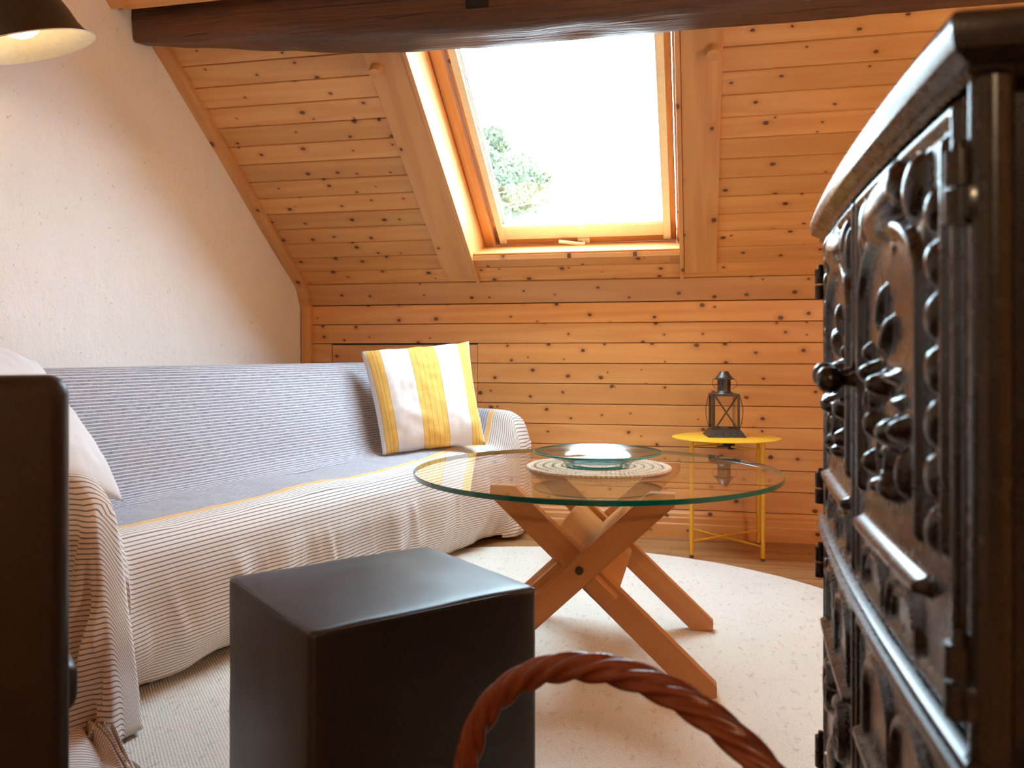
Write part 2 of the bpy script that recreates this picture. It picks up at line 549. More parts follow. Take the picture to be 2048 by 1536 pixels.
def board(parent, mat, L, w, M, t=0.012, name='board'):
    me = board_mesh(L, w, t)
    if mat.name not in [m.name for m in me.materials]:
        if len(me.materials): me = me.copy(); me.materials.clear()
        me.materials.append(mat)
    o = bpy.data.objects.new(name, me); C.objects.link(o)
    o.parent = parent; o.matrix_local = M
    return o

# ------------------------------------------------------------------ floor
fl_bm = bmesh.new(); box(fl_bm, ((XL + XR) / 2, (YF + YB) / 2 + 0.05, -0.07), (XR - XL + 0.4, YB - YF + 0.5, 0.11))
floor = struct(fin('floor', fl_bm, GAP))
pw = 0.135
row = 0
y = YF
while y < YB - 0.01:
    w = min(pw, YB - y)
    x = XL - (0.45 * ((row * 3) % 4))
    while x < XR:
        L = 1.38
        x0 = max(x, XL); x1 = min(x + L, XR)
        if x1 - x0 > 0.02:
            board(floor, FLOORW, x1 - x0 - 0.0012, w, Matrix.Translation((x0, y, -0.0145)), t=0.0145, name='plank')
        x += L
    y += pw; row += 1

# ------------------------------------------------------------------ left plaster wall (gable shaped)
def roof_z(y):
    return min(RZ + SL * (RY - y), ZC + 0.05) if y < RY else RZ - (y - RY) * 2.0
ny, nz_ = 220, 110
P = np.zeros((ny, nz_, 3))
for i in range(ny):
    yy = YF - 0.02 + (YB + 0.05 - (YF - 0.02)) * i / (ny - 1)
    zt = roof_z(yy) + 0.04 if yy < RY else ZK + 0.12
    for j in range(nz_):
        zz = -0.01 + (zt + 0.01) * j / (nz_ - 1)
        dx = 0.006 * fbm(yy * 1.3, zz * 1.3, 3.1, 2) + 0.0022 * fbm(yy * 9, zz * 9, 1.7, 3)
        P[i, j] = (XL + dx - 0.004, yy, zz)
wl = from_grid('wall_left', P[::-1], PLASTER); struct(wl)

# ------------------------------------------------------------------ back knee wall of pine boards
wb_bm = bmesh.new(); box(wb_bm, ((XL + XR) / 2, YB + 0.06, 0.56), (XR - XL + 0.3, 0.08, 1.22))
wall_back = struct(fin('wall_back', wb_bm, GAP))
BW = 0.0962
M_WALL = Matrix(((1, 0, 0, 0), (0, 0, -1, YB + 0.012), (0, 1, 0, 0), (0, 0, 0, 1)))  # local x,y(up),z(out to -Y)
hx0, hx1 = -1.806, -1.045        # hatch
z = ZK
k = 0
hatch_rows = []
while z > 0.10:
    z0 = max(z - BW, 0.09)
    w = z - z0
    if 0.40 < z0 + w / 2 < 0.925:
        hatch_rows.append((z0, w))
        segs = [(XL + 0.01, hx0 - 0.004), (hx1 + 0.0015, XR)]
    else:
        segs = [(XL + 0.01, XR)]
    for a, b in segs:
        board(wall_back, PINE, b - a, w, M_WALL @ Matrix.Translation((a, z0, 0.0)))
    z -= BW; k += 1
# tilted board between knee wall and slope
tb = Vector((0, RY - YB, RZ - ZK)); tw = tb.length
Mt = Matrix(((1, 0, 0, XL + 0.01), (0, tb.y / tw, -tb.z / tw, YB), (0, tb.z / tw, tb.y / tw, ZK), (0, 0, 0, 1)))
board(wall_back, PINE, XR - XL - 0.01, tw, Mt @ Matrix.Translation((0, 0, -0.012)))
# access hatch cut into the boards behind the sofa
door = struct(empty('door_1', ((hx0 + hx1) / 2, YB, 0.40)))
for i, (z0, w) in enumerate(hatch_rows):
    ww = w - (0.005 if i == 0 else 0)
    board(door, PINE, hx1 - hx0 - 0.002, ww, Matrix.Translation((-(hx0 + hx1) / 2, -YB, -0.40)) @ M_WALL @ Matrix.Translation((hx0 + 0.001, z0, 0.0)))
# baseboard with two steps
bb = bmesh.new()
prof = [(0, 0), (0.020, 0), (0.020, 0.060), (0.016, 0.066), (0.016, 0.088), (0.011, 0.096), (0.011, 0.108), (0.004, 0.118), (0, 0.118)]
a = [bb.verts.new((XL + 0.02, zz, p)) for p, zz in prof]; b = [bb.verts.new((XR, zz, p)) for p, zz in prof]
for i in range(len(prof)):
    j = (i + 1) % len(prof); bb.faces.new((a[i], a[j], b[j], b[i]))
bb.faces.new(a); bb.faces.new(b[::-1])
o = struct(fin('baseboard_back', bb, PINE)); o.rotation_euler = (math.pi / 2, 0, 0); o.location = (0, YB, 0)
# corner batten
cb = bmesh.new(); box(cb, (0, 0, 0), (ZK - 0.02, 0.03, 0.052), bevel=0.004)
o = struct(fin('trim_1', cb, PINE_LIGHT)); o.rotation_euler = (0, -math.pi / 2, 0); o.location = (XL + 0.030, YB - 0.012, ZK / 2 + 0.01)

# ------------------------------------------------------------------ roof slope
WX0, WX1 = -1.012, -0.076          # window opening across
WQ0, WQ1 = 0.190, 1.40             # opening along the slope
QTOP = 1.62
# the slope's backing slab, with the window opening left free
sl = bmesh.new()
for (x0, x1, q0, q1) in ((XL - 0.1, WX0 - 0.016, -0.20, 2.4), (WX1 + 0.016, XR + 0.1, -0.20, 2.4), (WX0 - 0.016, WX1 + 0.016, -0.20, WQ0 - 0.17), (WX0 - 0.016, WX1 + 0.016, WQ1 + 0.018, 2.4)):
    box(sl, ((x0 + x1) / 2, (q0 + q1) / 2, 0.16), (x1 - x0, q1 - q0, 0.28), M_ROOF)
ceiling = struct(fin('ceiling', sl, GAP))
M_CEIL = M_ROOF @ Matrix(((1, 0, 0, 0), (0, -1, 0, 0), (0, 0, -1, 0.02), (0, 0, 0, 1)))  # board face inwards (h = 0.02 - z)
q = 0.0
SBW = 0.0985
while q < QTOP:
    q1 = min(q + SBW, QTOP)
    w = q1 - q
    if q1 > WQ0 + 0.01:
        segs = [(XL + 0.02, -1.10), (-0.0, XR)]
    else:
        segs = [(XL + 0.02, XR)]
    for a_, b_ in segs:
        board(ceiling, PINE, b_ - a_, w, M_CEIL @ Matrix.Translation((a_, -q1, 0.008)))
    q += SBW
# the slope in front of the beam sits a little lower
DROP = -0.088
Q0F = 1.575
for i in range(6):
    board(ceiling, PINE, XR - XL - 0.02, SBW, M_ROOF @ Matrix(((1, 0, 0, 0), (0, -1, 0, 0), (0, 0, -1, DROP), (0, 0, 0, 1))) @ Matrix.Translation((XL + 0.02, -(Q0F + SBW * (i + 1)), -0.012)))
# flat ceiling, right wall and the wall behind the camera (out of the picture)
fc = bmesh.new(); box(fc, ((XL + XR) / 2, (YF + 2.2) / 2, ZC + 0.06), (XR - XL + 0.3, 2.4 - YF, 0.12))
struct(fin('ceiling_flat', fc, PINE)).name = 'trim_9'
wr = bmesh.new(); box(wr, (XR + 0.06, (YF + YB) / 2, 1.3), (0.12, YB - YF + 0.3, 2.7))
struct(fin('wall_right', wr, PINE))
wf = bmesh.new(); box(wf, ((XL + XR) / 2, YF - 0.06, 1.3), (XR - XL + 0.3, 0.12, 2.7))
struct(fin('wall_front', wf, BEAM))
wo = bmesh.new(); box(wo, (XL - 0.10, (YF + YB) / 2, 1.3), (0.14, YB - YF + 0.3, 2.75))
struct(fin('wall_left_core', wo, PLASTER)).name = 'wall_left_outside'

# battens where the slope meets the plaster wall
def slope_bar(name, x0, x1, q0, q1, h0, h1, mat, parent=None, bevel=0.003):
    bm = bmesh.new()
    box(bm, (0, 0, 0), (q1 - q0, x1 - x0, h1 - h0), bevel=bevel)      # local x runs along the grain
    R = M_ROOF.to_3x3() @ Matrix(((0, 1, 0), (1, 0, 0), (0, 0, -1)))
    o = fin(name, bm, mat, parent)
    o.matrix_local = Matrix.Translation(roof((x0 + x1) / 2, (q0 + q1) / 2, (h0 + h1) / 2)) @ R.to_4x4()
    return o
struct(slope_bar('trim_2', XL - 0.005, XL + 0.050, -0.02, 1.40, -0.024, 0.008, PINE_LIGHT))
sb2 = bmesh.new(); box(sb2, (0, 0, 0), (0.055, 0.036, 0.135), bevel=0.004)
o = struct(fin('trim_3', sb2, PINE_LIGHT)); o.location = (XL + 0.024, RY + 0.018, (RZ + ZK) / 2 - 0.003); o.rotation_euler = (math.radians(26), 0, 0)
struct(slope_bar('trim_4', XL - 0.005, XL + 0.050, 1.60, 2.15, DROP - 0.026, DROP + 0.004, PINE_LIGHT))
# wide casings either side of the skylight
for nm, x0, x1, px, qp in (('trim_5', -1.176, -1.031, -1.142, 1.225), ('trim_6', -0.057, 0.083, 0.052, 1.195)):
    t = struct(slope_bar(nm, x0, x1, 0.060, 1.42, -0.024, 0.02, PINE_LIGHT))
    pg = bmesh.new(); cyl(pg, (0, 0, 0), (0, 0, 0.035), 0.024, 0.022, 20)
    p = fin('peg', pg, PINE_LIGHT, t, smooth=True, angle=40)
    p.matrix_basis = t.matrix_basis.inverted() @ Matrix.Translation(roof(px, qp, -0.022)) @ (M_ROOF.to_3x3() @ Matrix(((1, 0, 0), (0, -1, 0), (0, 0, -1)))).to_4x4()

# ------------------------------------------------------------------ skylight
win = struct(empty('window_1', roof((WX0 + WX1) / 2, WQ0, 0)))
WI = Matrix.Translation(roof((WX0 + WX1) / 2, WQ0, 0)).inverted()
def wpart(name, x0, x1, q0, q1, h0, h1, mat, parent=win, bevel=0.002, along='x'):
    bm = bmesh.new()
    if along == 'x':
        box(bm, (0, 0, 0), (x1 - x0, q1 - q0, h1 - h0), bevel=bevel); R = M_ROOF.to_3x3()
    else:
        box(bm, (0, 0, 0), (q1 - q0, x1 - x0, h1 - h0), bevel=bevel); R = M_ROOF.to_3x3() @ Matrix(((0, 1, 0), (1, 0, 0), (0, 0, -1)))
    o = fin(name, bm, mat, parent)
    Mw = WI @ Matrix.Translation(roof((x0 + x1) / 2, (q0 + q1) / 2, (h0 + h1) / 2)) @ R.to_4x4()
    o.matrix_local = Mw if parent == win else parent.matrix_local.inverted() @ Mw
    return o
HF = 0.20                          # depth of the frame behind the boards
QB = 0.040                         # frame's lower edge
# lining boards
wpart('lining', WX0 - 0.018, WX0, 0.02, WQ1, -0.029, HF + 0.06, PINE_LIGHT, along='q')
wpart('lining', WX1, WX1 + 0.018, 0.02, WQ1, -0.029, HF + 0.06, PINE_LIGHT, along='q')
# sill: a sloping bottom board
sb = bmesh.new()
pA = roof(0, WQ0, -0.008); pB = roof(0, QB - 0.02, HF + 0.02)
d = (pB - pA); nrm = Vector((0, -d.z, d.y)).normalized()
pts4 = [pA, pB, pB - nrm * 0.02 if nrm.z > 0 else pB + nrm * 0.02, pA - nrm * 0.02 if nrm.z > 0 else pA + nrm * 0.02]
vv = [[sb.verts.new((x, p.y, p.z)) for p in pts4] for x in (WX0, WX1)]
for i in range(4):
    j = (i + 1) % 4; sb.faces.new((vv[0][i], vv[0][j], vv[1][j], vv[1][i]))
sb.faces.new(vv[0]); sb.faces.new(vv[1][::-1])
o = fin('sill', sb, PINE_LIGHT, win); o.matrix_local = WI
wpart('lining', WX0, WX1, WQ1, WQ1 + 0.02, -0.02, HF + 0.06, PINE_LIGHT)
# outer frame
FX0, FX1 = -0.992, -0.080
for x0, x1 in ((WX0 + 0.001, -0.958), (-0.092, WX1 - 0.001)):
    wpart('frame', x0, x1, QB - 0.03, WQ1, HF - 0.015, HF + 0.07, PINE_LIGHT, along='q', bevel=0.008)
wpart('frame', -0.958, -0.092, QB - 0.045, QB - 0.012, HF - 0.0, HF + 0.07, PINE_LIGHT)
# sash
sash = wpart('sash', -0.954, -0.905, QB + 0.0, WQ1 - 0.02, HF + 0.005, HF + 0.055, PINE_LIGHT, along='q', bevel=0.004)
wpart('sash_rail', -0.150, -0.096, QB, WQ1 - 0.02, HF + 0.005, HF + 0.055, PINE_LIGHT, along='q', bevel=0.004)
wpart('sash_rail', -0.954, -0.096, QB - 0.008, QB + 0.12, HF + 0.005, HF + 0.055, PINE_LIGHT, bevel=0.004)
wpart('sash_rail', -0.905, -0.150, WQ1 - 0.08, WQ1 - 0.02, HF + 0.005, HF + 0.055, PINE_LIGHT, bevel=0.004)
# cream blind rails
wpart('blind_rail', -0.934, -0.902, QB + 0.018, WQ1 - 0.02, HF - 0.012, HF + 0.006, CREAM, along='q')
wpart('blind_rail', -0.154, -0.120, QB + 0.018, WQ1 - 0.02, HF - 0.012, HF + 0.006, CREAM, along='q')
wpart('blind_rail', -0.902, -0.154, QB + 0.040, QB + 0.115, HF - 0.006, HF + 0.006, CREAM)
wpart('blind_bar', -0.902, -0.154, QB + 0.115, QB + 0.135, HF - 0.010, HF + 0.006, WHITEPL)
wpart('blind_tab', -0.548, -0.512, QB + 0.108, QB + 0.137, HF - 0.016, HF - 0.009, WHITEPL)
wpart('glazing_bead', -0.902, -0.890, QB + 0.12, WQ1 - 0.08, HF + 0.01, HF + 0.03, TIN, along='q')
pane = wpart('pane', -0.900, -0.150, QB + 0.10, WQ1 - 0.06, HF + 0.030, HF + 0.034, PANE, bevel=0.0)
# handle
hp = wpart('handle_plate', -0.556, -0.500, QB + 0.002, QB + 0.034, HF - 0.012, HF + 0.006, CREAM, bevel=0.004)
hb = bmesh.new()
tube(hb, [(0, 0, 0.004), (0, 0, -0.022), (-0.012, 0.002, -0.030)], 0.009, 10)
box(hb, (-0.055, 0.012, -0.032), (0.125, 0.017, 0.010), Matrix.Rotation(math.radians(-12), 4, 'Z'), bevel=0.003)
o = fin('handle', hb, CREAM, win, smooth=True, angle=40)
o.matrix_local = WI @ Matrix.Translation(roof(-0.528, QB + 0.016, HF - 0.006)) @ M_ROOF.to_3x3().to_4x4()

# ------------------------------------------------------------------ old dark beam
def make_beam():
    n = 160; m = 28
    P = np.zeros((n, m, 3))
    xs = np.linspace(XL + 0.004, XR, n)
    for i, x in enumerate(xs):
        t = (x - XL)
        lift = 0.10 * math.exp(-(t / 0.62) ** 2)         # hewn thinner at the wall end
        chop = 0.07 * max(0, 1 - t / 0.16)
        yb = 2.735 + 0.006 * fbm(x * 2.1, 0.3, 0.0, 3) - chop * 0.6
        yf = 2.570 + 0.008 * fbm(x * 1.7, 4.3, 0.0, 3) + 0.02 * math.exp(-(t / 0.3) ** 2)
        zb = 1.878 + lift + 0.006 * fbm(x * 2.6, 9.1, 0, 3)
        zf = 1.895 + lift * 0.62 + 0.010 * fbm(x * 2.2, 7.7, 0, 3)
        zt = 2.30
        corners = [(yf, zt), (yf, zf), (yb, zb), (yb + 0.02, zt)]
        pts = []
        per = m // 4
        for c_ in range(4):
            a_, b_ = corners[c_], corners[(c_ + 1) % 4]
            for s_ in range(per):
                tt = s_ / per
                pts.append((a_[0] + (b_[0] - a_[0]) * tt, a_[1] + (b_[1] - a_[1]) * tt))
        for j, (yy, zz) in enumerate(pts):
            w = 0.004 * fbm(x * 6, yy * 14, zz * 14, 3)
            P[i, j] = (x, yy + w, zz + w)
        # round the lower arrises
        for j in (per, 2 * per):
            P[i, j] = 0.5 * P[i, j] + 0.25 * (P[i, j - 1] + P[i, j + 1])
    o = from_grid('timber_beam', np.transpose(np.concatenate([P, P[:, :1]], 1), (1, 0, 2)), BEAM, smooth=True)
    # mortises are dark blocks on the front, the pocket's shade in their colour
    return o
beam = make_beam()
prop(beam, 'dark brown hewn timber beam across the top under the pine roof', 'beam')
mp = bmesh.new(); box(mp, (0, 0, 0), (0.075, 0.012, 0.038), bevel=0.002)
o = fin('mortise', mp, HOLE_SHADE, beam); o.location = (-0.69, 2.570, 1.975)
mp = bmesh.new(); box(mp, (0, 0, 0), (0.085, 0.012, 0.034), bevel=0.002)
o = fin('mortise', mp, HOLE_SHADE, beam); o.location = (0.03, 2.566, 1.945)

# ------------------------------------------------------------------ round rug
def make_rug():
    cx_, cy_, R = -0.47, 2.37, 1.17
    bm = bmesh.new()
    prof = [(0, 0.012)]
    for i in range(1, 60): prof.append((R * i / 60 - 0.004, 0.012))
    prof += [(R - 0.006, 0.0125), (R, 0.008), (R + 0.001, 0.004), (R - 0.002, 0.0003), (0.0, 0.0003)]
    lathe(bm, prof, 160)
    for v in bm.verts:
        if v.co.z > 0.01: v.co.z += 0.0012 * fbm(v.co.x * 6, v.co.y * 6, 0, 2)
    o = fin('round_rug', bm, RUG, smooth=True, loc=(cx_, cy_, 0))
    return prop(o, 'large round beige looped wool rug under the glass table', 'rug')
make_rug()

# ------------------------------------------------------------------ sofa (hidden under the throw)
SN_, SC_ = 0.225, 0.974
def sof(n, s, z): return (n * SC_ + s * SN_, -n * SN_ + s * SC_, z)
M_SOF = Matrix(((SC_, SN_, 0, 0), (-SN_, SC_, 0, 0), (0, 0, 1, 0), (0, 0, 0, 1)))   # (n, s, z) -> world
sofa = empty('sofa', (0, 0, 0))
sofa.matrix_local = M_SOF @ Matrix.Translation((-1.95, 2.4, 0))
prop(sofa, 'low sofa hidden under a striped throw along the plaster wall', 'sofa')
def spart(name, c, s, bev, mat=LINEN_SOFA):
    bm = bmesh.new(); box(bm, (c[0] + 1.95, c[1] - 2.4, c[2]), s, bevel=bev, seg=3)
    return fin(name, bm, mat, sofa, smooth=True, angle=50)
spart('base', (-1.955, 2.33, 0.185), (0.50, 1.92, 0.22), 0.02)
spart('seat_cushion', (-1.83, 2.36, 0.340), (0.26, 1.84, 0.09), 0.03)
spart('backrest', (-2.245, 2.32, 0.40), (0.05, 1.92, 0.66), 0.02)
spart('armrest', (-1.93, 1.262, 0.30), (0.44, 0.036, 0.42), 0.012)
spart('armrest', (-1.78, 3.43, 0.31), (0.22, 0.10, 0.46), 0.03)
for n_, s_, zf_ in ((-1.80, 1.55, 0.0137), (-1.80, 3.26, 0.0005), (-2.17, 1.55, 0.0005), (-2.17, 3.2, 0.0005)):
    bm = bmesh.new(); cyl(bm, (n_ + 1.95, s_ - 2.4, zf_), (n_ + 1.95, s_ - 2.4, 0.08), 0.02, 0.026, 14)
    fin('foot', bm, BEAM, sofa, smooth=True, angle=40)

# ------------------------------------------------------------------ throw draped over the sofa
def resample(keys, counts):
    out = []
    for (a, b), c_ in zip(zip(keys[:-1], keys[1:]), counts):
        for i in range(c_): out.append((a[0] + (b[0] - a[0]) * i / c_, a[1] + (b[1] - a[1]) * i / c_))
    out.append(keys[-1])
    return np.array(out)
def soften(A, it):
    A = A.copy()
    for _ in range(it):
        A[1:-1] = 0.25 * A[:-2] + 0.5 * A[1:-1] + 0.25 * A[2:]
    return A
def make_throw():
    cnt = [8, 4, 4, 26, 4, 18, 8, 6, 10, 14, 12]
    mid = [(-2.300, .50), (-2.300, .775), (-2.275, .813), (-2.215, .795), (-2.035, .465), (-1.99, .430), (-1.725, .426), (-1.655, .418), (-1.615, .375), (-1.605, .29), (-1.625, .15), (-1.688, .020)]
    nar = [(-2.300, .50), (-2.300, .770), (-2.275, .806), (-2.225, .785), (-2.10, .600), (-2.02, .570), (-1.735, .570), (-1.665, .562), (-1.605, .505), (-1.575, .38), (-1.545, .20), (-1.515, .025)]
    far = [(-2.270, .50), (-2.270, .760), (-2.245, .790), (-2.19, .76), (-2.05, .610), (-1.98, .590), (-1.71, .590), (-1.655, .584), (-1.600, .545), (-1.570, .42), (-1.575, .22), (-1.60, .02)]
    A = {k: soften(resample(v, cnt), 5) for k, v in (('m', mid), ('n', nar), ('f', far))}
    arc = np.concatenate([[0], np.cumsum(np.linalg.norm(np.diff(A['m'], axis=0), axis=1))])
    i0 = sum(cnt[:6])
    Vm = arc - arc[i0]
    na = len(Vm)
    rows = []; Vs = []; Us = []
    def row(prof, s, Vrow, dn=0.0, kind='flat', t=0.0):
        n = prof[:, 0] + dn; z = prof[:, 1].copy()
        rows.append(np.stack([n, np.full(na, s) if np.isscalar(s) else s, z], 1)); Vs.append(Vrow)
    VH = lambda z: 0.10 + (0.57 - z)          # stripes on the hanging end: level lines
    # near end, from the floor pile up to the arm's top edge
    nearp = A['n']
    NH = 34
    spill = 16
    idx01 = np.linspace(0, 1, na)
    front = smooth01((nearp[:, 0] + 1.95) / 0.35)   # 1 towards the front corner
    S0 = 1.235
    for i in range(spill):
        t = 1 - i / spill                      # 1 far out on the floor
        s = S0 - 0.030 - 0.34 * t * (0.45 + 0.55 * front) + 0.24 * t * front ** 2
        n = nearp[:, 0] + 0.29 * t * front ** 2 + 0.03 * t * np.sin(idx01 * 19)
        z = 0.020 + 0.035 * np.abs(np.sin(idx01 * 40 + 3.0 * t)) * (1 - 0.5 * t) * (0.4 + front) * (1 - t * 0.85) + 0.012 * (1 - t)
        rows.append(np.stack([n, s, np.minimum(z, 0.09)], 1)); Vs.append(0.10 + 0.57 + 0.22 * t + 0.5 * (n + 1.585))
    for i in range(NH):
        t = 1 - i / NH
        ztop = nearp[:, 1]
        z = ztop * (1 - t) + 0.035 * t
        out = 0.030 * t ** 1.2 + 0.008 * np.sin(np.pi * t)
        ph = nearp[:, 0] * 52 + 3.4 * t
        fold = -0.050 * min(1.0, t * 1.5) * (np.abs(np.sin(ph + 0.4)) ** 3 - 0.25) - 0.016 * t * np.abs(np.sin(nearp[:, 0] * 87 - 4 * t)) ** 2
        s = S0 - out + fold * (ztop > 0.3)
        n = nearp[:, 0] + 0.020 * t * front
        rows.append(np.stack([n, s + 0 * n, z], 1)); Vs.append(VH(z))
    # arm top
    for s in np.linspace(S0 + 0.006, 1.285, 12):
        w = smooth01((s - S0) / 0.06)
        rows.append(np.stack([nearp[:, 0], np.full(na, s), nearp[:, 1] + 0.012 * math.sin(math.pi * (s - S0) / 0.06) * (nearp[:, 1] > .5)], 1))
        Vs.append(VH(nearp[:, 1]) * (1 - w) + w * np.where(Vm > -0.3, np.maximum(Vm, 0.03 + 0 * Vm), Vm + 0.0))
    # inner side of the near arm
    for i in range(1, 15):
        w = smooth01(i / 15.0)
        pr = nearp * (1 - w) + A['m'] * w
        rows.append(np.stack([pr[:, 0], np.full(na, 1.288 + 0.047 * (i / 15.0)), pr[:, 1]], 1))
        Vs.append(np.where(Vm > -0.3, np.maximum(Vm, 0.03), Vm) * (1 - w) + Vm * w)
    for s in np.linspace(1.340, 3.305, 210):
        pr = A['m'].copy()
        rows.append(np.stack([pr[:, 0], np.full(na, s), pr[:, 1]], 1)); Vs.append(Vm.copy())
    for i in range(1, 15):
        w = smooth01(i / 15.0)
        pr = A['m'] * (1 - w) + A['f'] * w
        rows.append(np.stack([pr[:, 0], np.full(na, 3.31 + 0.065 * (i / 15.0)), pr[:, 1]], 1)); Vs.append(Vm.copy())
    S1 = 3.525
    for s in np.linspace(3.385, S1, 14):
        pr = A['f']; u_ = (s - 3.385) / (S1 - 3.385)
        rows.append(np.stack([pr[:, 0] - 0.02 * u_ ** 2, np.full(na, s), pr[:, 1] - 0.03 * u_ ** 3 * (pr[:, 1] > .45)], 1)); Vs.append(Vm.copy())
    for i in range(1, 22):
        t = i / 21
        pr = A['f']; z = (pr[:, 1] - 0.03) * (1 - t) + 0.06 * t
        rows.append(np.stack([pr[:, 0] - 0.02, np.full(na, S1 + 0.02 * t) + 0.012 * np.sin(pr[:, 0] * 60) * t, z], 1)); Vs.append(Vm + 0.02 * t)
    R = np.array(rows); V = np.array(Vs)
    # folds and softness
    nr = len(R)
    for i in range(nr):
        s = float(np.mean(R[i, :, 1]))
        for j in range(na):
            n, ss, z = R[i, j]
            f = fbm(ss * 2.2, Vm[j] * 2.2, 5.0, 2)
            if 1.31 < s < 3.34:
                skirt = float(smooth01((Vm[j] - 0.12) / 0.25))
                fold = skirt * (0.011 * math.sin(ss * 21 + 2.0 * fbm(ss * 1.6, z * 2.0, 1.0, 2)) + 0.009 * fbm(ss * 9, z * 2.2, 2.0, 2))
                # pleats hanging below the seat edge
                pl = skirt * 0.024 * max(0.0, fbm(ss * 13 + z * 5.0, z * 1.2, 8.0, 2)) * (z > 0.08)
                R[i, j, 0] += fold + pl
                if Vm[j] > -0.30 and Vm[j] < 0.10:
                    R[i, j, 2] += 0.026 * math.exp(-((ss - 3.10) / 0.20) ** 2) * math.exp(-((n + 1.80) / 0.14) ** 2)
                if Vm[j] > -0.22 and Vm[j] < 0.08:
                    R[i, j, 2] += 0.010 * f + 0.004 * fbm(ss * 8, n * 8, 2, 2)
                if Vm[j] < -0.26:
                    R[i, j, 0] += 0.012 * f + 0.012 * math.sin(math.pi * min(1, max(0, (z - .42) / .38)))
                # uneven hem
                if z < 0.12:
                    R[i, j, 2] += (0.12 - z) * (0.12 + 0.35 * fbm(ss * 2.7, 3.0, 0, 2))
            elif s < 1.32:
                R[i, j, 0] += 0.008 * fbm(ss * 7, z * 5, 6, 2)
                R[i, j, 1] += 0.010 * fbm(n * 8 + z * 3, z * 3, 9, 2) * (z < 0.55)
            else:
                R[i, j, 0] += 0.010 * fbm(ss * 14, z * 8, 6, 2)
                R[i, j, 2] += 0.005 * fbm(ss * 20, n * 12, 6, 2)
    W = np.stack([R[..., 0] * SC_ + R[..., 1] * SN_, -R[..., 0] * SN_ + R[..., 1] * SC_, np.maximum(R[..., 2], 0.0155)], -1)
    W[..., 0] = np.maximum(W[..., 0], XL + 0.022)
    W[..., 1] = np.minimum(W[..., 1], YB - 0.03)
    U = np.zeros((nr, na))
    U[1:] = np.cumsum(np.linalg.norm(np.diff(W, axis=0), axis=2), axis=0).mean(1, keepdims=True)
    o = from_grid('throw_blanket', W[::-1], THROW, smooth=True, uv=np.stack([U, V], -1)[::-1])
    sd = o.modifiers.new('thick', 'SOLIDIFY'); sd.thickness = 0.003; sd.offset = -1
    return prop(o, 'striped cotton throw with grey, yellow and cream bands draped over the sofa', 'throw')
make_throw()

# ------------------------------------------------------------------ cushions
def make_cushion(name, corners, thick, mat, label, seed, uvflip=False, sag=0.0):
    """corners: BL, BR, TR, TL world points of the seam; front side faces the camera"""
    BL, BR, TR, TL = [Vector(c_) for c_ in corners]
    cen = (BL + BR + TR + TL) / 4
    ex = (BR - BL + TR - TL).normalized(); ey = (TL - BL + TR - BR).normalized()
    nz = ex.cross(ey).normalized()
    n = 44
    root = empty(name, cen - Vector((0, 0, (BL - TL).length / 2)))
    prop(root, label, 'cushion', 'cushions on the sofa')
    off = -root.location
    sides = []
    for sgn in (1, -1):
        P = np.zeros((n, n, 3)); UV = np.zeros((n, n, 2))
        for i in range(n):
            for j in range(n):
                a_ = i / (n - 1); b_ = j / (n - 1)
                u_ = 2 * a_ - 1; v_ = 2 * b_ - 1
                # seam pulled in along the sides, pointed corners
                pin = 0.045
                uu = u_ * (1 - pin * (1 - v_ ** 2) ** 1.0 * (abs(u_) ** 3)); vv = v_ * (1 - pin * (1 - u_ ** 2) * (abs(v_) ** 3))
                aa = (uu + 1) / 2; bb_ = (vv + 1) / 2
                p = BL.lerp(BR, aa).lerp(TL.lerp(TR, aa), bb_)
                f = (max(0.0, 1 - abs(u_) ** 2.6) * max(0.0, 1 - abs(v_) ** 2.6)) ** 0.55
                h = thick * f
                h *= 1 + 0.10 * fbm(u_ * 1.5 + seed, v_ * 1.5, sgn, 2) + sag * (-v_) * 0.35
                edge = (1 - max(abs(u_), abs(v_)))
                h += 0.006 * fbm(u_ * 5 + seed, v_ * 5, sgn * 3.0, 3) * min(1, edge * 5)
                w = 0.006 * math.sin((u_ * 9 + v_ * 4 + seed)) * math.exp(-edge * 7) * min(1, edge * 14)
                w += 0.006 * math.exp(-((v_ + 0.55 + 0.12 * math.sin(u_ * 3)) * 9) ** 2) * (0.5 + 0.5 * math.sin(u_ * 5 + seed))
                p = p + nz * (sgn * (h + w)) + ey * (0.006 * fbm(u_ * 3, seed, v_ * 3, 2))
                P[i, j] = p + off
                UV[i, j] = (a_, b_)
        G = P if sgn > 0 else P[::-1]
        UVg = UV if sgn > 0 else UV[::-1]
        sides.append((G, UVg))
    G = np.concatenate([sides[0][0].reshape(-1, 3), sides[1][0].reshape(-1, 3)])
    UVa = np.concatenate([sides[0][1].reshape(-1, 2), sides[1][1].reshape(-1, 2)])
    F = []
    for k_ in range(2):
        for i in range(n - 1):
            for j in range(n - 1):
                q_ = k_ * n * n + i * n + j
                F.append((q_, q_ + n, q_ + n + 1, q_ + 1))
    me = bpy.data.meshes.new('cover')
    me.from_pydata(G.tolist(), [], F)
    lay = me.uv_layers.new(name='stripe')
    li = np.empty(len(me.loops), int); me.loops.foreach_get('vertex_index', li)
    lay.data.foreach_set('uv', UVa[li].ravel())
    bm = bmesh.new(); bm.from_mesh(me); bmesh.ops.remove_doubles(bm, verts=bm.verts[:], dist=0.0008)
    bmesh.ops.recalc_face_normals(bm, faces=bm.faces[:]); bm.to_mesh(me); bm.free()
    me.polygons.foreach_set('use_smooth', [True] * len(me.polygons))
    link_mesh('cover', me, mat, root)
    return root
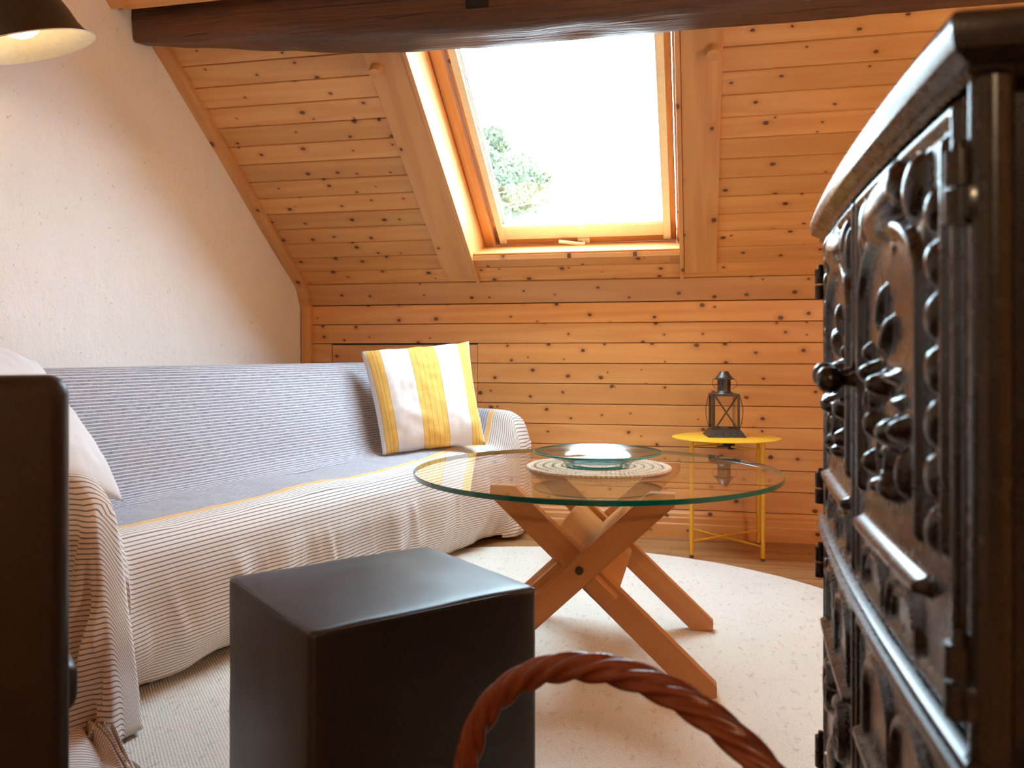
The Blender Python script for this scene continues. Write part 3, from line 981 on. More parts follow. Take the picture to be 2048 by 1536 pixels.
make_cushion('cushion', [(-1.245, 3.165, 0.432), (-0.868, 3.37, 0.463), (-1.005, 3.60, 0.900), (-1.425, 3.36, 0.857)], 0.085, PILLOW_Y,
             'white linen cushion with wide yellow stripes in the far sofa corner', 3.3)
make_cushion('cushion', [(-1.565, 1.40, 0.66), (-1.455, 1.885, 0.460), (-1.82, 1.985, 0.825), (-1.87, 1.54, 0.95)], 0.075, PILLOW_W,
             'plain pale grey cushion leaning at the near end of the sofa', 8.1, sag=0.3)

# ------------------------------------------------------------------ black leather cube stool
def make_stool():
    A = Vector((-0.577, 1.133)); B = Vector((-0.296, 1.451)); D = Vector((-0.845, 1.414)); E_ = B + D - A
    cen = (A + B + D + E_) / 4
    ang = math.atan2((B - A).y, (B - A).x)
    W = (B - A).length + 0.006; Dp = (D - A).length + 0.006; H = 0.417
    root = empty('cube_stool', (cen.x, cen.y, 0.0132), ang)
    prop(root, 'black leather cube stool in front of the sofa and glass table', 'stool')
    bm = bmesh.new()
    box(bm, (0, 0, H / 2 + 0.007), (W, Dp, H - 0.014), bevel=0.012, seg=4)
    bmesh.ops.subdivide_edges(bm, edges=[e for e in bm.edges if e.calc_length() > 0.1], cuts=14, use_grid_fill=True)
    for v in bm.verts:
        x, y_, z_ = v.co
        fx = max(0, 1 - (x / (W / 2)) ** 2); fy = max(0, 1 - (y_ / (Dp / 2)) ** 2); fz = max(0, 1 - ((z_ - H / 2) / (H / 2)) ** 2)
        nzv = 0.0022 * fbm(x * 7, y_ * 7, z_ * 7, 2)
        if z_ > H - 0.01: v.co.z += 0.008 * fx * fy + nzv
        if abs(y_) > Dp / 2 - 0.006: v.co.y += math.copysign(0.004 * fx * fz, y_) + nzv
        if abs(x) > W / 2 - 0.006: v.co.x += math.copysign(0.004 * fy * fz, x) + nzv
    fin('body', bm, LEATHER, root, smooth=True, angle=60)
    pb = bmesh.new()
    o_ = 0.004
    for zz in (H - 0.006,):
        w2, d2 = W / 2 - o_, Dp / 2 - o_
        pts = []
        for (x0, y0), (x1, y1) in zip([(-w2, -d2), (w2, -d2), (w2, d2), (-w2, d2)], [(w2, -d2), (w2, d2), (-w2, d2), (-w2, -d2)]):
            for i in range(10):
                t = i / 10; pts.append((x0 + (x1 - x0) * t, y0 + (y1 - y0) * t, zz + 0.001 * math.sin(t * math.pi)))
        tube(pb, pts, 0.0021, 6, closed=True)
    fin('seam_piping', pb, LEATHER, root, smooth=True)
    for sx in (-1, 1):
        for sy in (-1, 1):
            fb = bmesh.new(); cyl(fb, (sx * (W / 2 - 0.05), sy * (Dp / 2 - 0.05), 0.0005), (sx * (W / 2 - 0.05), sy * (Dp / 2 - 0.05), 0.016), 0.018, 0.02, 14)
            fin('foot', fb, RUBBER, root, smooth=True, angle=40)
make_stool()

# ------------------------------------------------------------------ dark leather chair at the left edge of the picture
def make_chair():
    phi = math.radians(12.62 + 28.5 + 7)          # faces away from the camera, towards the sofa end
    root = empty('leather_chair', (0, 0, 0), phi)
    # local: +y is where the sitter looks, +x to the right
    W = 0.43
    R_ = Matrix.Rotation(phi, 3, 'Z')
    edge = Vector((-0.740, 0.864, 0))
    root.location = edge - R_ @ Vector((W / 2, 0.0, 0))
    prop(root, 'dark leather chair seen from behind at the left edge', 'chair')
    bm = bmesh.new(); box(bm, (0, 0.03, 0.466), (W, 0.055, 0.714), bevel=0.024, seg=4)
    fin('backrest', bm, LEATHER, root, smooth=True, angle=60)
    bm = bmesh.new(); box(bm, (0, 0.255, 0.425), (W + 0.03, 0.42, 0.07), bevel=0.022, seg=4)
    fin('seat', bm, LEATHER, root, smooth=True, angle=60)
    for sx in (-1, 1):
        for yy, hh in ((0.03, 0.112), (0.43, 0.392)):
            bm = bmesh.new(); box(bm, (sx * (W / 2 - 0.03), yy, hh / 2), (0.038, 0.038, hh), bevel=0.004)
            fin('leg', bm, BEAM, root)
make_chair()

# ------------------------------------------------------------------ glass coffee table
TX, TY, TR_ = -0.281, 2.325, 0.508
ZG = 0.524
FLR = 0.0135        # rug top
def make_coffee_table():
    root = empty('glass_table', (TX, TY, FLR - 0.0005))
    prop(root, 'round glass coffee table on crossed brown wooden legs', 'table')
    z0 = FLR - 0.0005
    bm = bmesh.new()
    t = 0.013
    lathe(bm, [(0, ZG - z0), (TR_ - 0.0015, ZG - z0)], 128)
    lathe(bm, [(TR_ - 0.0015, ZG - t - z0), (0, ZG - t - z0)], 128)
    gt = fin('glass_top', bm, [TOPGLASS, TOPGLASS_UNDER], root, smooth=False)
    for p_ in gt.data.polygons:
        if p_.center.z < ZG - z0 - t / 2: p_.material_index = 1
    bm = bmesh.new()
    lathe(bm, [(TR_ - 0.0015, ZG - z0), (TR_, ZG - 0.0015 - z0), (TR_, ZG - t + 0.0015 - z0), (TR_ - 0.0015, ZG - t - z0)], 128)
    o = fin('glass_edge', bm, RIM, root, smooth=True, angle=20); o['label'] = 'dark green polished glass edge'
    H = ZG - t - z0 - 0.001
    wd, th = 0.064, 0.036
    def leg(xa, xb, yc):
        """board from the foot at xa to the top at xb in the plane y = yc (local)"""
        d_ = Vector((xb - xa, 0, H)); L = d_.length; d_.normalize()
        nn = Vector((-d_.z, 0, d_.x))                # across the board
        if nn.z < 0: nn = -nn
        hw = wd / 2
        # outline in local (x, z), level cuts at floor and glass, blunt tips
        def at(z, side):
            p0 = Vector((xa, 0, 0)) + nn * (hw * side); tt = (z - p0.z) / d_.z; p = p0 + d_ * tt
            return (p.x, z)
        sg = 1 if xb > xa else -1
        up_bot = at(0, 1); lo_bot = at(0, -1); up_top = at(H, 1); lo_top = at(H, -1)
        # clip the acute tips with a short vertical face
        cl = 0.035
        poly = []
        if sg > 0:    # leans to the right going up: lower board edge is on the right
            poly = [(lo_bot[0], 0), at(H - 0.028, -1), (at(H - 0.028, -1)[0], H), (up_top[0], H), at(0.028, 1), (at(0.028, 1)[0], 0)]
        else:
            poly = [(lo_bot[0], 0), at(H - 0.028, -1), (at(H - 0.028, -1)[0], H), (up_top[0], H), at(0.028, 1), (at(0.028, 1)[0], 0)]
        bm = bmesh.new()
        prism(bm, poly, -th / 2, th / 2)
        bmesh.ops.recalc_face_normals(bm, faces=bm.faces[:])
        bmesh.ops.bevel(bm, geom=bm.edges[:], offset=0.002, segments=2, affect='EDGES')
        # grain along the board: put the mesh into a frame turned to the board
        a_ = math.atan2(d_.z, d_.x)
        Rz = Matrix.Rotation(-a_, 4, 'Z')
        bmesh.ops.transform(bm, matrix=Rz, verts=bm.verts[:])
        o = fin('leg', bm, TABLEW, root, smooth=False)
        o.matrix_local = Matrix.Translation((0, yc, 0)) @ Matrix.Rotation(math.pi / 2, 4, 'X') @ Matrix.Rotation(a_, 4, 'Z')
        return o
    # local coordinates relative to the centre
    xa1, xb1 = 0.310, -0.222        # foot right, top left
    xa2, xb2 = -0.315, 0.212        # foot left, top right
    zc = None
    for yc, flip in ((-0.265, 1), (0.265, -1)):
        leg(xa2, xb2, yc - 0.019 * flip)      # outer board
        leg(xa1, xb1, yc + 0.019 * flip)      # inner board
    # crossing
    zx = H * 0.607; xx = -0.002
    dA = Vector((xb1 - xa1, 0, H)).normalized(); dB = Vector((xb2 - xa2, 0, H)).normalized()
    def along(c0, d_, l0, l1, y0, y1, w, name, rec=0.0):
        a_ = math.atan2(d_.z, d_.x)
        bm = bmesh.new()
        box(bm, ((l0 + l1) / 2, rec, 0), (l1 - l0, w, y1 - y0), bevel=0.002)
        o = fin(name, bm, TABLEW, root)
        o.matrix_local = Matrix.Translation((c0[0], (y0 + y1) / 2, c0[1])) @ Matrix.Rotation(math.pi / 2, 4, 'X') @ Matrix.Rotation(a_, 4, 'Z')
        return o
    # filler blocks that lock each crossing
    for yc, flip in ((-0.265, 1), (0.265, -1)):
        yo = yc - 0.019 * flip; yi = yc + 0.019 * flip
        along((xx, zx), dA, -0.110, -0.036, yo - th / 2, yo + th / 2, 0.040, 'block', 0.004)
        along((xx, zx), dB, -0.130, -0.036, yi - th / 2, yi + th / 2, 0.066, 'block', 0.014)
    # two long boards joining the crossings, set as an X as well
    along((xx, zx), dA, -0.112, 0.105, -0.226, 0.226, 0.022, 'stretcher')
    along((xx, zx), dB, -0.108, -0.014, -0.226, 0.226, 0.022, 'stretcher')
    along((xx, zx), dB, 0.014, 0.105, -0.226, 0.226, 0.022, 'stretcher')
    for yy in (-0.265 - 0.019 - th / 2, ):
        bm = bmesh.new(); lathe(bm, [(0, 0.010), (0.006, 0.010), (0.0065, 0.006), (0.010, 0.006), (0.0105, 0.002), (0.0105, 0.0)], 18)
        o = fin('bolt', bm, STEELBOLT, root, smooth=True, angle=30); o.rotation_euler = (math.pi / 2, 0, 0); o.location = (xx, yy, zx); o['label'] = 'aged metal bolt'
    bm = bmesh.new(); lathe(bm, [(0, 0.010), (0.006, 0.010), (0.0065, 0.006), (0.010, 0.006), (0.0105, 0.002), (0.0105, 0.0)], 18)
    o = fin('bolt', bm, STEELBOLT, root, smooth=True, angle=30); o.rotation_euler = (math.pi / 2, 0, 0); o.location = (xx, 0.265 - 0.019 - th / 2, zx + 0.0); o['label'] = 'aged metal bolt'
make_coffee_table()

# ------------------------------------------------------------------ straw mat and glass dish
def make_mat():
    cx_, cy_ = -0.272, 2.320
    root = empty('place_mat', (cx_, cy_, ZG + 0.0005))
    prop(root, 'round braided straw mat under the glass dish', 'mat')
    nring = 8; w = 0.0255
    for k_ in range(nring):
        r = w * (k_ + 0.5)
        bm = bmesh.new()
        core = []
        for i in range(max(20, 10 * (k_ + 1))):
            t = 2 * math.pi * i / max(20, 10 * (k_ + 1)); core.append((r * math.cos(t), r * math.sin(t), 0.0046))
        tube(bm, core, 0.0044, 6, closed=True)
        ns = max(5, round(2 * math.pi * r / 0.0125))
        for side in (-1, 1):
            for i in range(ns):
                t = 2 * math.pi * (i + (0.5 if side > 0 else 0)) / ns
                rr = r + side * w * 0.235
                M = Matrix.Translation((rr * math.cos(t), rr * math.sin(t), 0.0056)) @ Matrix.Rotation(t + math.pi / 2 - side * 0.62, 4, 'Z') @ Matrix.Diagonal((0.0100, 0.0050, 0.0046, 1))
                bmesh.ops.create_icosphere(bm, subdivisions=1, radius=1.0, matrix=M)
        fin('braid_ring', bm, STRAW, root, smooth=True)
make_mat()
def make_dish():
    cx_, cy_ = -0.272, 2.305
    z0 = ZG + 0.0112
    root = empty('glass_dish', (cx_, cy_, z0))
    prop(root, 'clear glass dish with a wide rim on the straw mat', 'dish')
    bm = bmesh.new()
    inner = [(0, 0.010), (0.055, 0.010), (0.080, 0.011), (0.092, 0.016), (0.100, 0.021), (0.130, 0.0295), (0.160, 0.0375), (0.176, 0.0415)]
    lathe(bm, inner, 96)
    lathe(bm, [(0.176, 0.0365), (0.160, 0.0325), (0.130, 0.0245), (0.100, 0.016), (0.094, 0.010), (0.088, 0.001)], 96)
    fin('bowl', bm, DISHGLASS, root, smooth=True)
    bm = bmesh.new(); lathe(bm, [(0.088, 0.001), (0.088, 0.0002), (0.070, 0.0002), (0.070, 0.004)], 96)
    fin('foot_ring', bm, DISHEDGE, root, smooth=True, angle=40)
    bm = bmesh.new(); lathe(bm, [(0.176, 0.0415), (0.1785, 0.0408), (0.179, 0.039), (0.1785, 0.0372), (0.176, 0.0365)], 96)
    fin('rim_edge', bm, DISHEDGE, root, smooth=True)
make_dish()

# ------------------------------------------------------------------ yellow side table
YX, YY, YZ = 0.118, 3.655, 0.490
def make_side_table():
    root = empty('side_table', (YX, YY, 0.0))
    prop(root, 'small round yellow metal side table against the pine wall', 'table')
    bm = bmesh.new()
    R = 0.226
    lathe(bm, [(0, YZ), (R - 0.004, YZ), (R, YZ - 0.0015), (R, YZ - 0.004), (R - 0.002, YZ - 0.005), (0, YZ - 0.005)], 96)
    fin('table_top', bm, YELLOW, root, smooth=True, angle=30)
    hw = 0.142
    for sx in (-1, 1):
        for sy in (-1, 1):
            bm = bmesh.new(); cyl(bm, (sx * hw, sy * hw, 0.012), (sx * hw, sy * hw, YZ - 0.006), 0.0085, 0.0085, 16)
            lg = fin('leg', bm, YELLOWLEG, root, smooth=True, angle=40)
            bm = bmesh.new(); cyl(bm, (sx * hw, sy * hw, 0.0005), (sx * hw, sy * hw, 0.012), 0.0092, 0.0092, 16)
            fin('foot_cap', bm, RUBBER, lg, smooth=True, angle=40)
    for z_ in (0.063, YZ - 0.035):
        for a_, b_ in (((-1, -1), (1, 1)), ((-1, 1), (1, -1))):
            bm = bmesh.new()
            dz = 0.004 if a_ == (-1, -1) else -0.004
            cyl(bm, (a_[0] * hw, a_[1] * hw, z_ + dz), (b_[0] * hw, b_[1] * hw, z_ + dz), 0.0045, 0.0045, 10)
            fin('cross_bar', bm, YELLOWLEG, root, smooth=True, angle=40)
    bm = bmesh.new(); cyl(bm, (0, 0, 0.052), (0, 0, 0.074), 0.006, 0.006, 12); fin('pivot', bm, YELLOWLEG, root, smooth=True, angle=40)
    bm = bmesh.new(); box(bm, (-0.005, 0, YZ - 0.030), (0.072, 0.035, 0.028), bevel=0.006); box(bm, (0.022, 0, YZ - 0.035), (0.03, 0.05, 0.036), bevel=0.006)
    o = fin('folding_joint', bm, BLACKPL, root); o['label'] = 'black plastic folding joint'
make_side_table()

# ------------------------------------------------------------------ lantern and tea light
def make_lantern():
    root = empty('lantern', (0.112, 3.690, YZ + 0.0005), math.radians(8))
    prop(root, 'dark metal candle lantern standing on the yellow side table', 'lantern')
    def sq(bm, r0, z0, r1, z1, cap0=True, cap1=True):
        a_ = [bm.verts.new((sx * r0, sy * r0, z0)) for sx, sy in ((-1, -1), (1, -1), (1, 1), (-1, 1))]
        b_ = [bm.verts.new((sx * r1, sy * r1, z1)) for sx, sy in ((-1, -1), (1, -1), (1, 1), (-1, 1))]
        for i in range(4):
            j = (i + 1) % 4; bm.faces.new((a_[i], a_[j], b_[j], b_[i]))
        if cap0: bm.faces.new(a_[::-1])
        if cap1: bm.faces.new(b_)
    bm = bmesh.new(); sq(bm, 0.079, 0.0, 0.079, 0.003); sq(bm, 0.078, 0.003, 0.060, 0.028)
    base = fin('base', bm, PEWTER, root)
    for sy in (-1,):
        for i in range(4):
            hx = -0.045 + 0.030 * i
            b2 = bmesh.new(); lathe(b2, [(0, 0.0006), (0.0036, 0.0006), (0.0036, 0)], 4)
            lathe(b2, [(0, 0.0006), (0.0022, 0.0006), (0.0022, 0)], 8, Matrix.Translation((0, 0.0075, 0)))
            hole = fin('vent_hole', b2, HOLE_SHADE, base)
            hole.location = (hx, -0.0725, 0.0105); hole.rotation_euler = (math.radians(54), 0, 0)
    # window frames with crossed wires, four sides
    for k_ in range(4):
        fr = bmesh.new()
        w = 0.054; z0, z1 = 0.028, 0.148
        for sx in (-1, 1): box(fr, (sx * (w - 0.003), -w, (z0 + z1) / 2), (0.008, 0.006, z1 - z0))
        box(fr, (0, -w, z1 - 0.003), (2 * w, 0.007, 0.007)); box(fr, (0, -w, z0 + 0.002), (2 * w, 0.006, 0.005))
        o = fin('window_frame', fr, PEWTER, root); o.rotation_euler = (0, 0, k_ * math.pi / 2)
        if k_ == 0:
            for s_ in (-1, 1):
                cw = bmesh.new()
                cyl(cw, (-s_ * (w - 0.008), -w + 0.001 * s_, z0 + 0.004), (s_ * (w - 0.008), -w + 0.001 * s_, z1 - 0.006), 0.0030, None, 8)
                fin('cross_wire', cw, PEWTER, o)
        if k_ != 2:
            gp = bmesh.new(); box(gp, (0, -w + 0.006, (z0 + z1) / 2), (2 * w - 0.012, 0.0012, z1 - z0 - 0.008))
            fin('pane', gp, LANTGLASS, o)
    # bowed side straps
    for sx in (-1, 1):
        for sy in (-1, 1):
            st = bmesh.new()
            n_ = 14; prev = None
            for i in range(n_ + 1):
                t = i / n_; z_ = 0.026 + 0.122 * t; b_ = 0.052 + 0.017 * math.sin(math.pi * t) ** 0.8 if 0 < t < 1 else 0.052
                c_ = [st.verts.new((sx * (b_ + dx), sy * 0.050 + dy, z_)) for dx, dy in ((0, -0.004), (0.002, -0.004), (0.002, 0.004), (0, 0.004))]
                if prev:
                    for a_ in range(4): st.faces.new((prev[a_], prev[(a_ + 1) % 4], c_[(a_ + 1) % 4], c_[a_]))
                else: st.faces.new(c_[::-1])
                prev = c_
            st.faces.new(prev)
            fin('strap', st, PEWTER, root, smooth=True, angle=50)
    bm = bmesh.new(); sq(bm, 0.054, 0.146, 0.054, 0.150)
    lathe(bm, [(0.040, 0.150), (0.038, 0.154), (0.031, 0.158), (0.028, 0.163), (0.0275, 0.168)], 32)
    fin('shoulder', bm, PEWTER, root, smooth=True, angle=35)
    ch = bmesh.new(); lathe(ch, [(0.0275, 0.162), (0.0275, 0.222)], 32)
    chim = fin('chimney', ch, PEWTER, root, smooth=True)
    for k_ in range(8):
        a_ = k_ * math.pi / 4 + math.radians(22)
        vb = bmesh.new(); box(vb, (0, 0, 0), (0.004, 0.002, 0.013), bevel=0.0012)
        o = fin('slot', vb, HOLE_SHADE, chim); o.location = (0.0277 * math.cos(a_), 0.0277 * math.sin(a_), 0.201); o.rotation_euler = (0, 0, a_ + math.pi / 2)
    cp = bmesh.new(); lathe(cp, [(0.0, 0.252), (0.0155, 0.252), (0.019, 0.249), (0.026, 0.238), (0.034, 0.229), (0.036, 0.227), (0.036, 0.2255), (0.041, 0.223), (0.041, 0.220), (0.034, 0.2195), (0.0, 0.2195)], 40)
    fin('cap', cp, PEWTER, root, smooth=True, angle=30)
    # wire carrying handle hanging down
    for sx in (-1, 1):
        hb_ = bmesh.new()
        tube(hb_, [(sx * 0.041, 0, 0.222), (sx * 0.047, -0.002, 0.220), (sx * 0.049, -0.006, 0.212), (sx * 0.052, -0.010, 0.202), (sx * 0.050, -0.014, 0.190), (sx * 0.041, -0.022, 0.180), (sx * 0.030, -0.028, 0.174)], 0.0012, 6)
        fin('handle', hb_, PEWTER, root, smooth=True)
    zmap = lambda z_: float(np.interp(z_, [0, .028, .148, .163, .2195, .252], [0, .030, .181, .194, .243, .279]))
    done = set()
    for ch_ in root.children_recursive:
        if ch_.location.length > 0:
            if ch_.location.z > 0: ch_.location.z = zmap(ch_.location.z)
            continue
        if ch_.data.name in done: continue
        done.add(ch_.data.name)
        for v in ch_.data.vertices: v.co.z = zmap(v.co.z)
    tl = empty('tea_light', (0.112, 3.690, YZ + 0.031))
    prop(tl, 'small tea light candle inside the metal lantern', 'candle')
    bm = bmesh.new(); lathe(bm, [(0, 0), (0.0185, 0), (0.0195, 0.012), (0.0185, 0.012), (0.018, 0.010)], 28); fin('cup', bm, TIN, tl, smooth=True, angle=40)
    bm = bmesh.new(); lathe(bm, [(0.0182, 0.0098), (0.004, 0.0102), (0, 0.0098)], 28); fin('wax', bm, WAX, tl, smooth=True)
    bm = bmesh.new(); cyl(bm, (0, 0, 0.009), (0.001, 0, 0.015), 0.0008, None, 6); fin('wick', bm, BLACKPL, tl)
make_lantern()

# ------------------------------------------------------------------ wicker basket with a twisted handle
def make_basket():
    apex = Vector((-0.078, 0.905)); w = Vector((0.896, -0.444)); a_, b_, z0 = 0.232, 0.200, 0.501
    root = empty('wicker_basket', (apex.x, apex.y, 0), math.atan2(w.y, w.x))
    prop(root, 'red-brown wicker basket with a twisted arched handle in the foreground', 'basket')
    bm = bmesh.new()
    pts = []
    n_ = 150
    for i in range(n_ + 1):
        t = -1.57 + 3.14 * i / n_
        pts.append((a_ * math.sin(t), 0, z0 - b_ * (1 - math.cos(t))))
    lo = [( -a_, 0, z0 - b_ - 0.01 * k_) for k_ in range(8, 0, -1)]
    hi = [( a_, 0, z0 - b_ - 0.01 * k_) for k_ in range(1, 9)]
    tube(bm, lo + pts + hi, 0.0135, 40, lobes=5, lobe=0.55, twist=30.0)
    fin('handle', bm, WICKER, root, smooth=True)
    # woven body
    nz2, ns = 60, 168
    P = np.zeros((ns, nz2, 3))
    for i in range(ns):
        ang = 2 * math.pi * i / ns
        for j in range(nz2):
            z_ = 0.006 + 0.236 * j / (nz2 - 1)
            r = 0.175 + 0.052 * (z_ / 0.24) ** 0.8
            r += 0.004 * math.sin(21 * ang + math.pi * (j // 3 % 2)) * math.sin(j * math.pi / 1.5 + .6)
            P[i, j] = (r * math.cos(ang), 0.86 * r * math.sin(ang), z_)
    P = np.concatenate([P, P[:1]], 0)
    from_grid('woven_side', P, WICKER, root)
    bm = bmesh.new(); lathe(bm, [(0, 0.004), (0.17, 0.004), (0.176, 0.002), (0.17, 0.0005), (0, 0.0005)], 60, Matrix.Diagonal((1, 0.86, 1, 1)))
    fin('bottom', bm, WICKER, root, smooth=True, angle=40)
    bm = bmesh.new()
    tube(bm, [(0.228 * math.cos(t), 0.196 * math.sin(t), 0.244) for t in [2 * math.pi * i / 160 for i in range(160)]], 0.0105, 16, closed=True, lobes=4, lobe=0.34, twist=30)
    fin('rim', bm, WICKER, root, smooth=True)
make_basket()

# ------------------------------------------------------------------ cast iron stove
SYC = 1.055; SHW = 0.435
def bow(y):
    t = (y - SYC) / SHW
    return 0.187 + 0.013 * t + 0.012 * t * t
def make_stove():
    root = empty('iron_stove', (0.42, SYC, 0))
    prop(root, 'tall black cast iron stove with ornate relief doors on the right', 'stove')
    off = np.array([-0.42, -SYC, 0])
    def put(name, bm, **kw):
        bmesh.ops.translate(bm, vec=Vector(off), verts=bm.verts[:])
        return fin(name, bm, kw.pop('mat', IRON), kw.pop('parent', root), **kw)
    XB = 0.66
    def plan(grow, nseg=90, back=0.0):
        """bowed outline, counter-clockwise"""
        pts = []
        y0, y1 = SYC - SHW - grow, SYC + SHW + grow
        for i in range(nseg + 1):
            yy = y1 + (y0 - y1) * i / nseg
            pts.append((bow(SYC + (yy - SYC) * SHW / (SHW + grow)) - grow, yy))
        r = 0.02
        pts += [(XB + grow, y0), (XB + grow, y1)]
        return pts
    def slab(name, levels):
        """levels: list of (grow, z)"""
        bm = bmesh.new(); rings = []
        for g, z_ in levels: rings.append([bm.verts.new((x, y_, z_)) for x, y_ in plan(g)])
        for A, B in zip(rings[:-1], rings[1:]):
            for i in range(len(A)):
                j = (i + 1) % len(A); bm.faces.new((A[i], A[j], B[j], B[i]))
        bm.faces.new(rings[0][::-1]); bm.faces.new(rings[-1])
        return put(name, bm, smooth=True, angle=28)
    slab('body', [(-0.014, 0.10), (-0.014, 1.04)])
    slab('top_plate', [(0.004, 1.036), (0.009, 1.040), (0.006, 1.044), (0.012, 1.047), (0.020, 1.052), (0.022, 1.062), (0.0225, 1.070), (0.020, 1.076), (0.013, 1.080), (0.0, 1.0815)])
    slab('waist_ledge', [(-0.006, 0.549), (0.006, 0.551), (0.012, 0.555), (0.012, 0.560), (0.004, 0.563), (0.004, 0.566), (0.010, 0.569), (0.010, 0.573), (0.002, 0.577), (-0.006, 0.579)])
    slab('plinth', [(0.012, 0.060), (0.018, 0.065), (0.018, 0.115), (0.008, 0.125), (0.008, 0.135), (-0.006, 0.145)])
    for sx in (0.245, XB - 0.03):
        for sy in (-1, 1):
            bm = bmesh.new(); lathe(bm, [(0, 0.0005), (0.022, 0.0005), (0.030, 0.012), (0.020, 0.030), (0.026, 0.050), (0.034, 0.064), (0, 0.064)], 20, Matrix.Translation((sx + 0.03, SYC + sy * (SHW - 0.04), 0)))
            put('foot', bm, smooth=True, angle=40)
    # flue pipe at the back of the top
    bm = bmesh.new(); cyl(bm, (0.52, SYC, 1.075), (0.52, SYC, 2.50), 0.06, 0.06, 32)
    put('flue_pipe', bm, smooth=True, angle=40)
    # ---- relief doors
    def rib_line(U, Z, pts, w, h):
        out = np.zeros_like(U)
        for (a0, b0), (a1, b1) in zip(pts[:-1], pts[1:]):
            dx, dz = a1 - a0, b1 - b0; L2 = dx * dx + dz * dz + 1e-12
            t = np.clip(((U - a0) * dx + (Z - b0) * dz) / L2, 0, 1)
            d_ = np.hypot(U - a0 - t * dx, Z - b0 - t * dz)
            out = np.maximum(out, h * np.sqrt(np.clip(1 - (d_ / w) ** 2, 0, 1)))
        return out
    def blob(U, Z, u0, z0, ru, rz, h, ang=0.0):
        ca, sa = math.cos(ang), math.sin(ang)
        x = (U - u0) * ca + (Z - z0) * sa; y_ = -(U - u0) * sa + (Z - z0) * ca
        return h * np.sqrt(np.clip(1 - (x / ru) ** 2 - (y_ / rz) ** 2, 0, 1))
    def scroll(u0, z0, r0, turns, a0, sgn=1, n_=40):
        return [(u0 + sgn * r0 * (1 - 0.85 * i / n_) * math.cos(a0 + turns * 2 * math.pi * i / n_), z0 + r0 * (1 - 0.85 * i / n_) * math.sin(a0 + turns * 2 * math.pi * i / n_)) for i in range(n_ + 1)]
    DW = 0.408
    def arch(u0, u1, zs, zt, foot):
        um = (u0 + u1) / 2
        return [(u0, foot), (u0, zs)] + [(um - (u1 - u0) / 2 * math.cos(t), zs + (zt - zs) * math.sin(t)) for t in np.linspace(0, math.pi, 26)] + [(u1, zs), (u1, foot)]
    def noise_grid(U, Z, fx, fz, seed):
        o = np.zeros_like(U)
        for i in range(U.shape[0]):
            for j in range(U.shape[1]): o[i, j] = fbm(U[i, j] * fx, Z[i, j] * fz, seed, 2)
        return o
    def relief_upper(U, Z):
        H = np.zeros_like(U)
        mx = np.maximum
        H = mx(H, rib_line(U, Z, [(0.012, 0.590), (0.012, 1.026), (DW - 0.014, 1.026), (DW - 0.014, 0.590), (0.012, 0.590)], 0.0065, 0.008))
        H = mx(H, rib_line(U, Z, [(0.028, 0.60), (0.028, 1.012)], 0.004, 0.004))
        inside = ((U > 0.05) & (U < 0.30) & (Z > 0.70) & (Z < 0.955)).astype(float)
        H -= 0.006 * inside
        leaf = noise_grid(U, Z, 46, 30, 2.0)
        H += inside * (0.010 * np.clip(leaf, -0.4, 1.0))
        H = mx(H, rib_line(U, Z, arch(0.042, 0.305, 0.905, 0.972, 0.70), 0.0085, 0.013))
        # crest above the arch: a swelling cartouche with leaves at both sides
        H = mx(H, blob(U, Z, 0.170, 0.992, 0.085, 0.030, 0.026, 0.10))
        H = mx(H, blob(U, Z, 0.238, 1.004, 0.030, 0.018, 0.024, -0.6))
        H = mx(H, blob(U, Z, 0.076, 0.988, 0.022, 0.034, 0.016, 0.5))
        H = mx(H, blob(U, Z, 0.052, 0.975, 0.012, 0.034, 0.012, 0.25))
        H = mx(H, blob(U, Z, 0.286, 0.990, 0.020, 0.030, 0.018, -0.5))
        H = mx(H, rib_line(U, Z, scroll(0.100, 0.975, 0.016, 1.2, 0), 0.004, 0.012))
        # figures and scrolls lower down
        for (u0, z0, ru, rz, h, a_) in ((0.115, 0.828, 0.020, 0.012, 0.028, 0.3), (0.165, 0.818, 0.016, 0.013, 0.030, -0.2), (0.205, 0.826, 0.030, 0.006, 0.018, 0.05),
                                        (0.225, 0.803, 0.024, 0.006, 0.015, 0.05), (0.220, 0.775, 0.024, 0.015, 0.032, 0.35), (0.248, 0.780, 0.018, 0.010, 0.026, 0.5),
                                        (0.120, 0.775, 0.015, 0.016, 0.022, 0), (0.115, 0.735, 0.014, 0.013, 0.022, 0.4), (0.150, 0.715, 0.018, 0.010, 0.022, 0.1), (0.205, 0.722, 0.020, 0.012, 0.026, -0.4),
                                        (0.085, 0.850, 0.010, 0.010, 0.014, 0), (0.255, 0.742, 0.012, 0.022, 0.018, 0), (0.180, 0.865, 0.030, 0.010, 0.016, 0.7), (0.150, 0.895, 0.028, 0.010, 0.013, 0.9)):
            H = mx(H, blob(U, Z, u0, z0, ru, rz, h, a_))
        H = mx(H, rib_line(U, Z, scroll(0.190, 0.748, 0.030, 1.3, 1.0), 0.006, 0.016))
        H = mx(H, rib_line(U, Z, scroll(0.100, 0.800, 0.024, 1.1, 2.0, -1), 0.005, 0.014))
        # column of leaves towards the hinges
        for i, z_ in enumerate(np.arange(0.71, 1.0, 0.042)):
            H = mx(H, blob(U, Z, 0.340, z_, 0.014, 0.019, 0.013, 0.35 if i % 2 else -0.35))
        H = mx(H, rib_line(U, Z, [(0.320, 0.70), (0.320, 1.008)], 0.004, 0.007)); H = mx(H, rib_line(U, Z, [(0.366, 0.70), (0.366, 1.008)], 0.005, 0.008))
        # ledge and small arcade below it
        led = 0.020 * smooth01((0.005 - np.abs(Z - 0.660)) / 0.003 + 1) * smooth01((U - 0.040) / 0.01) * smooth01((0.330 - U) / 0.01)
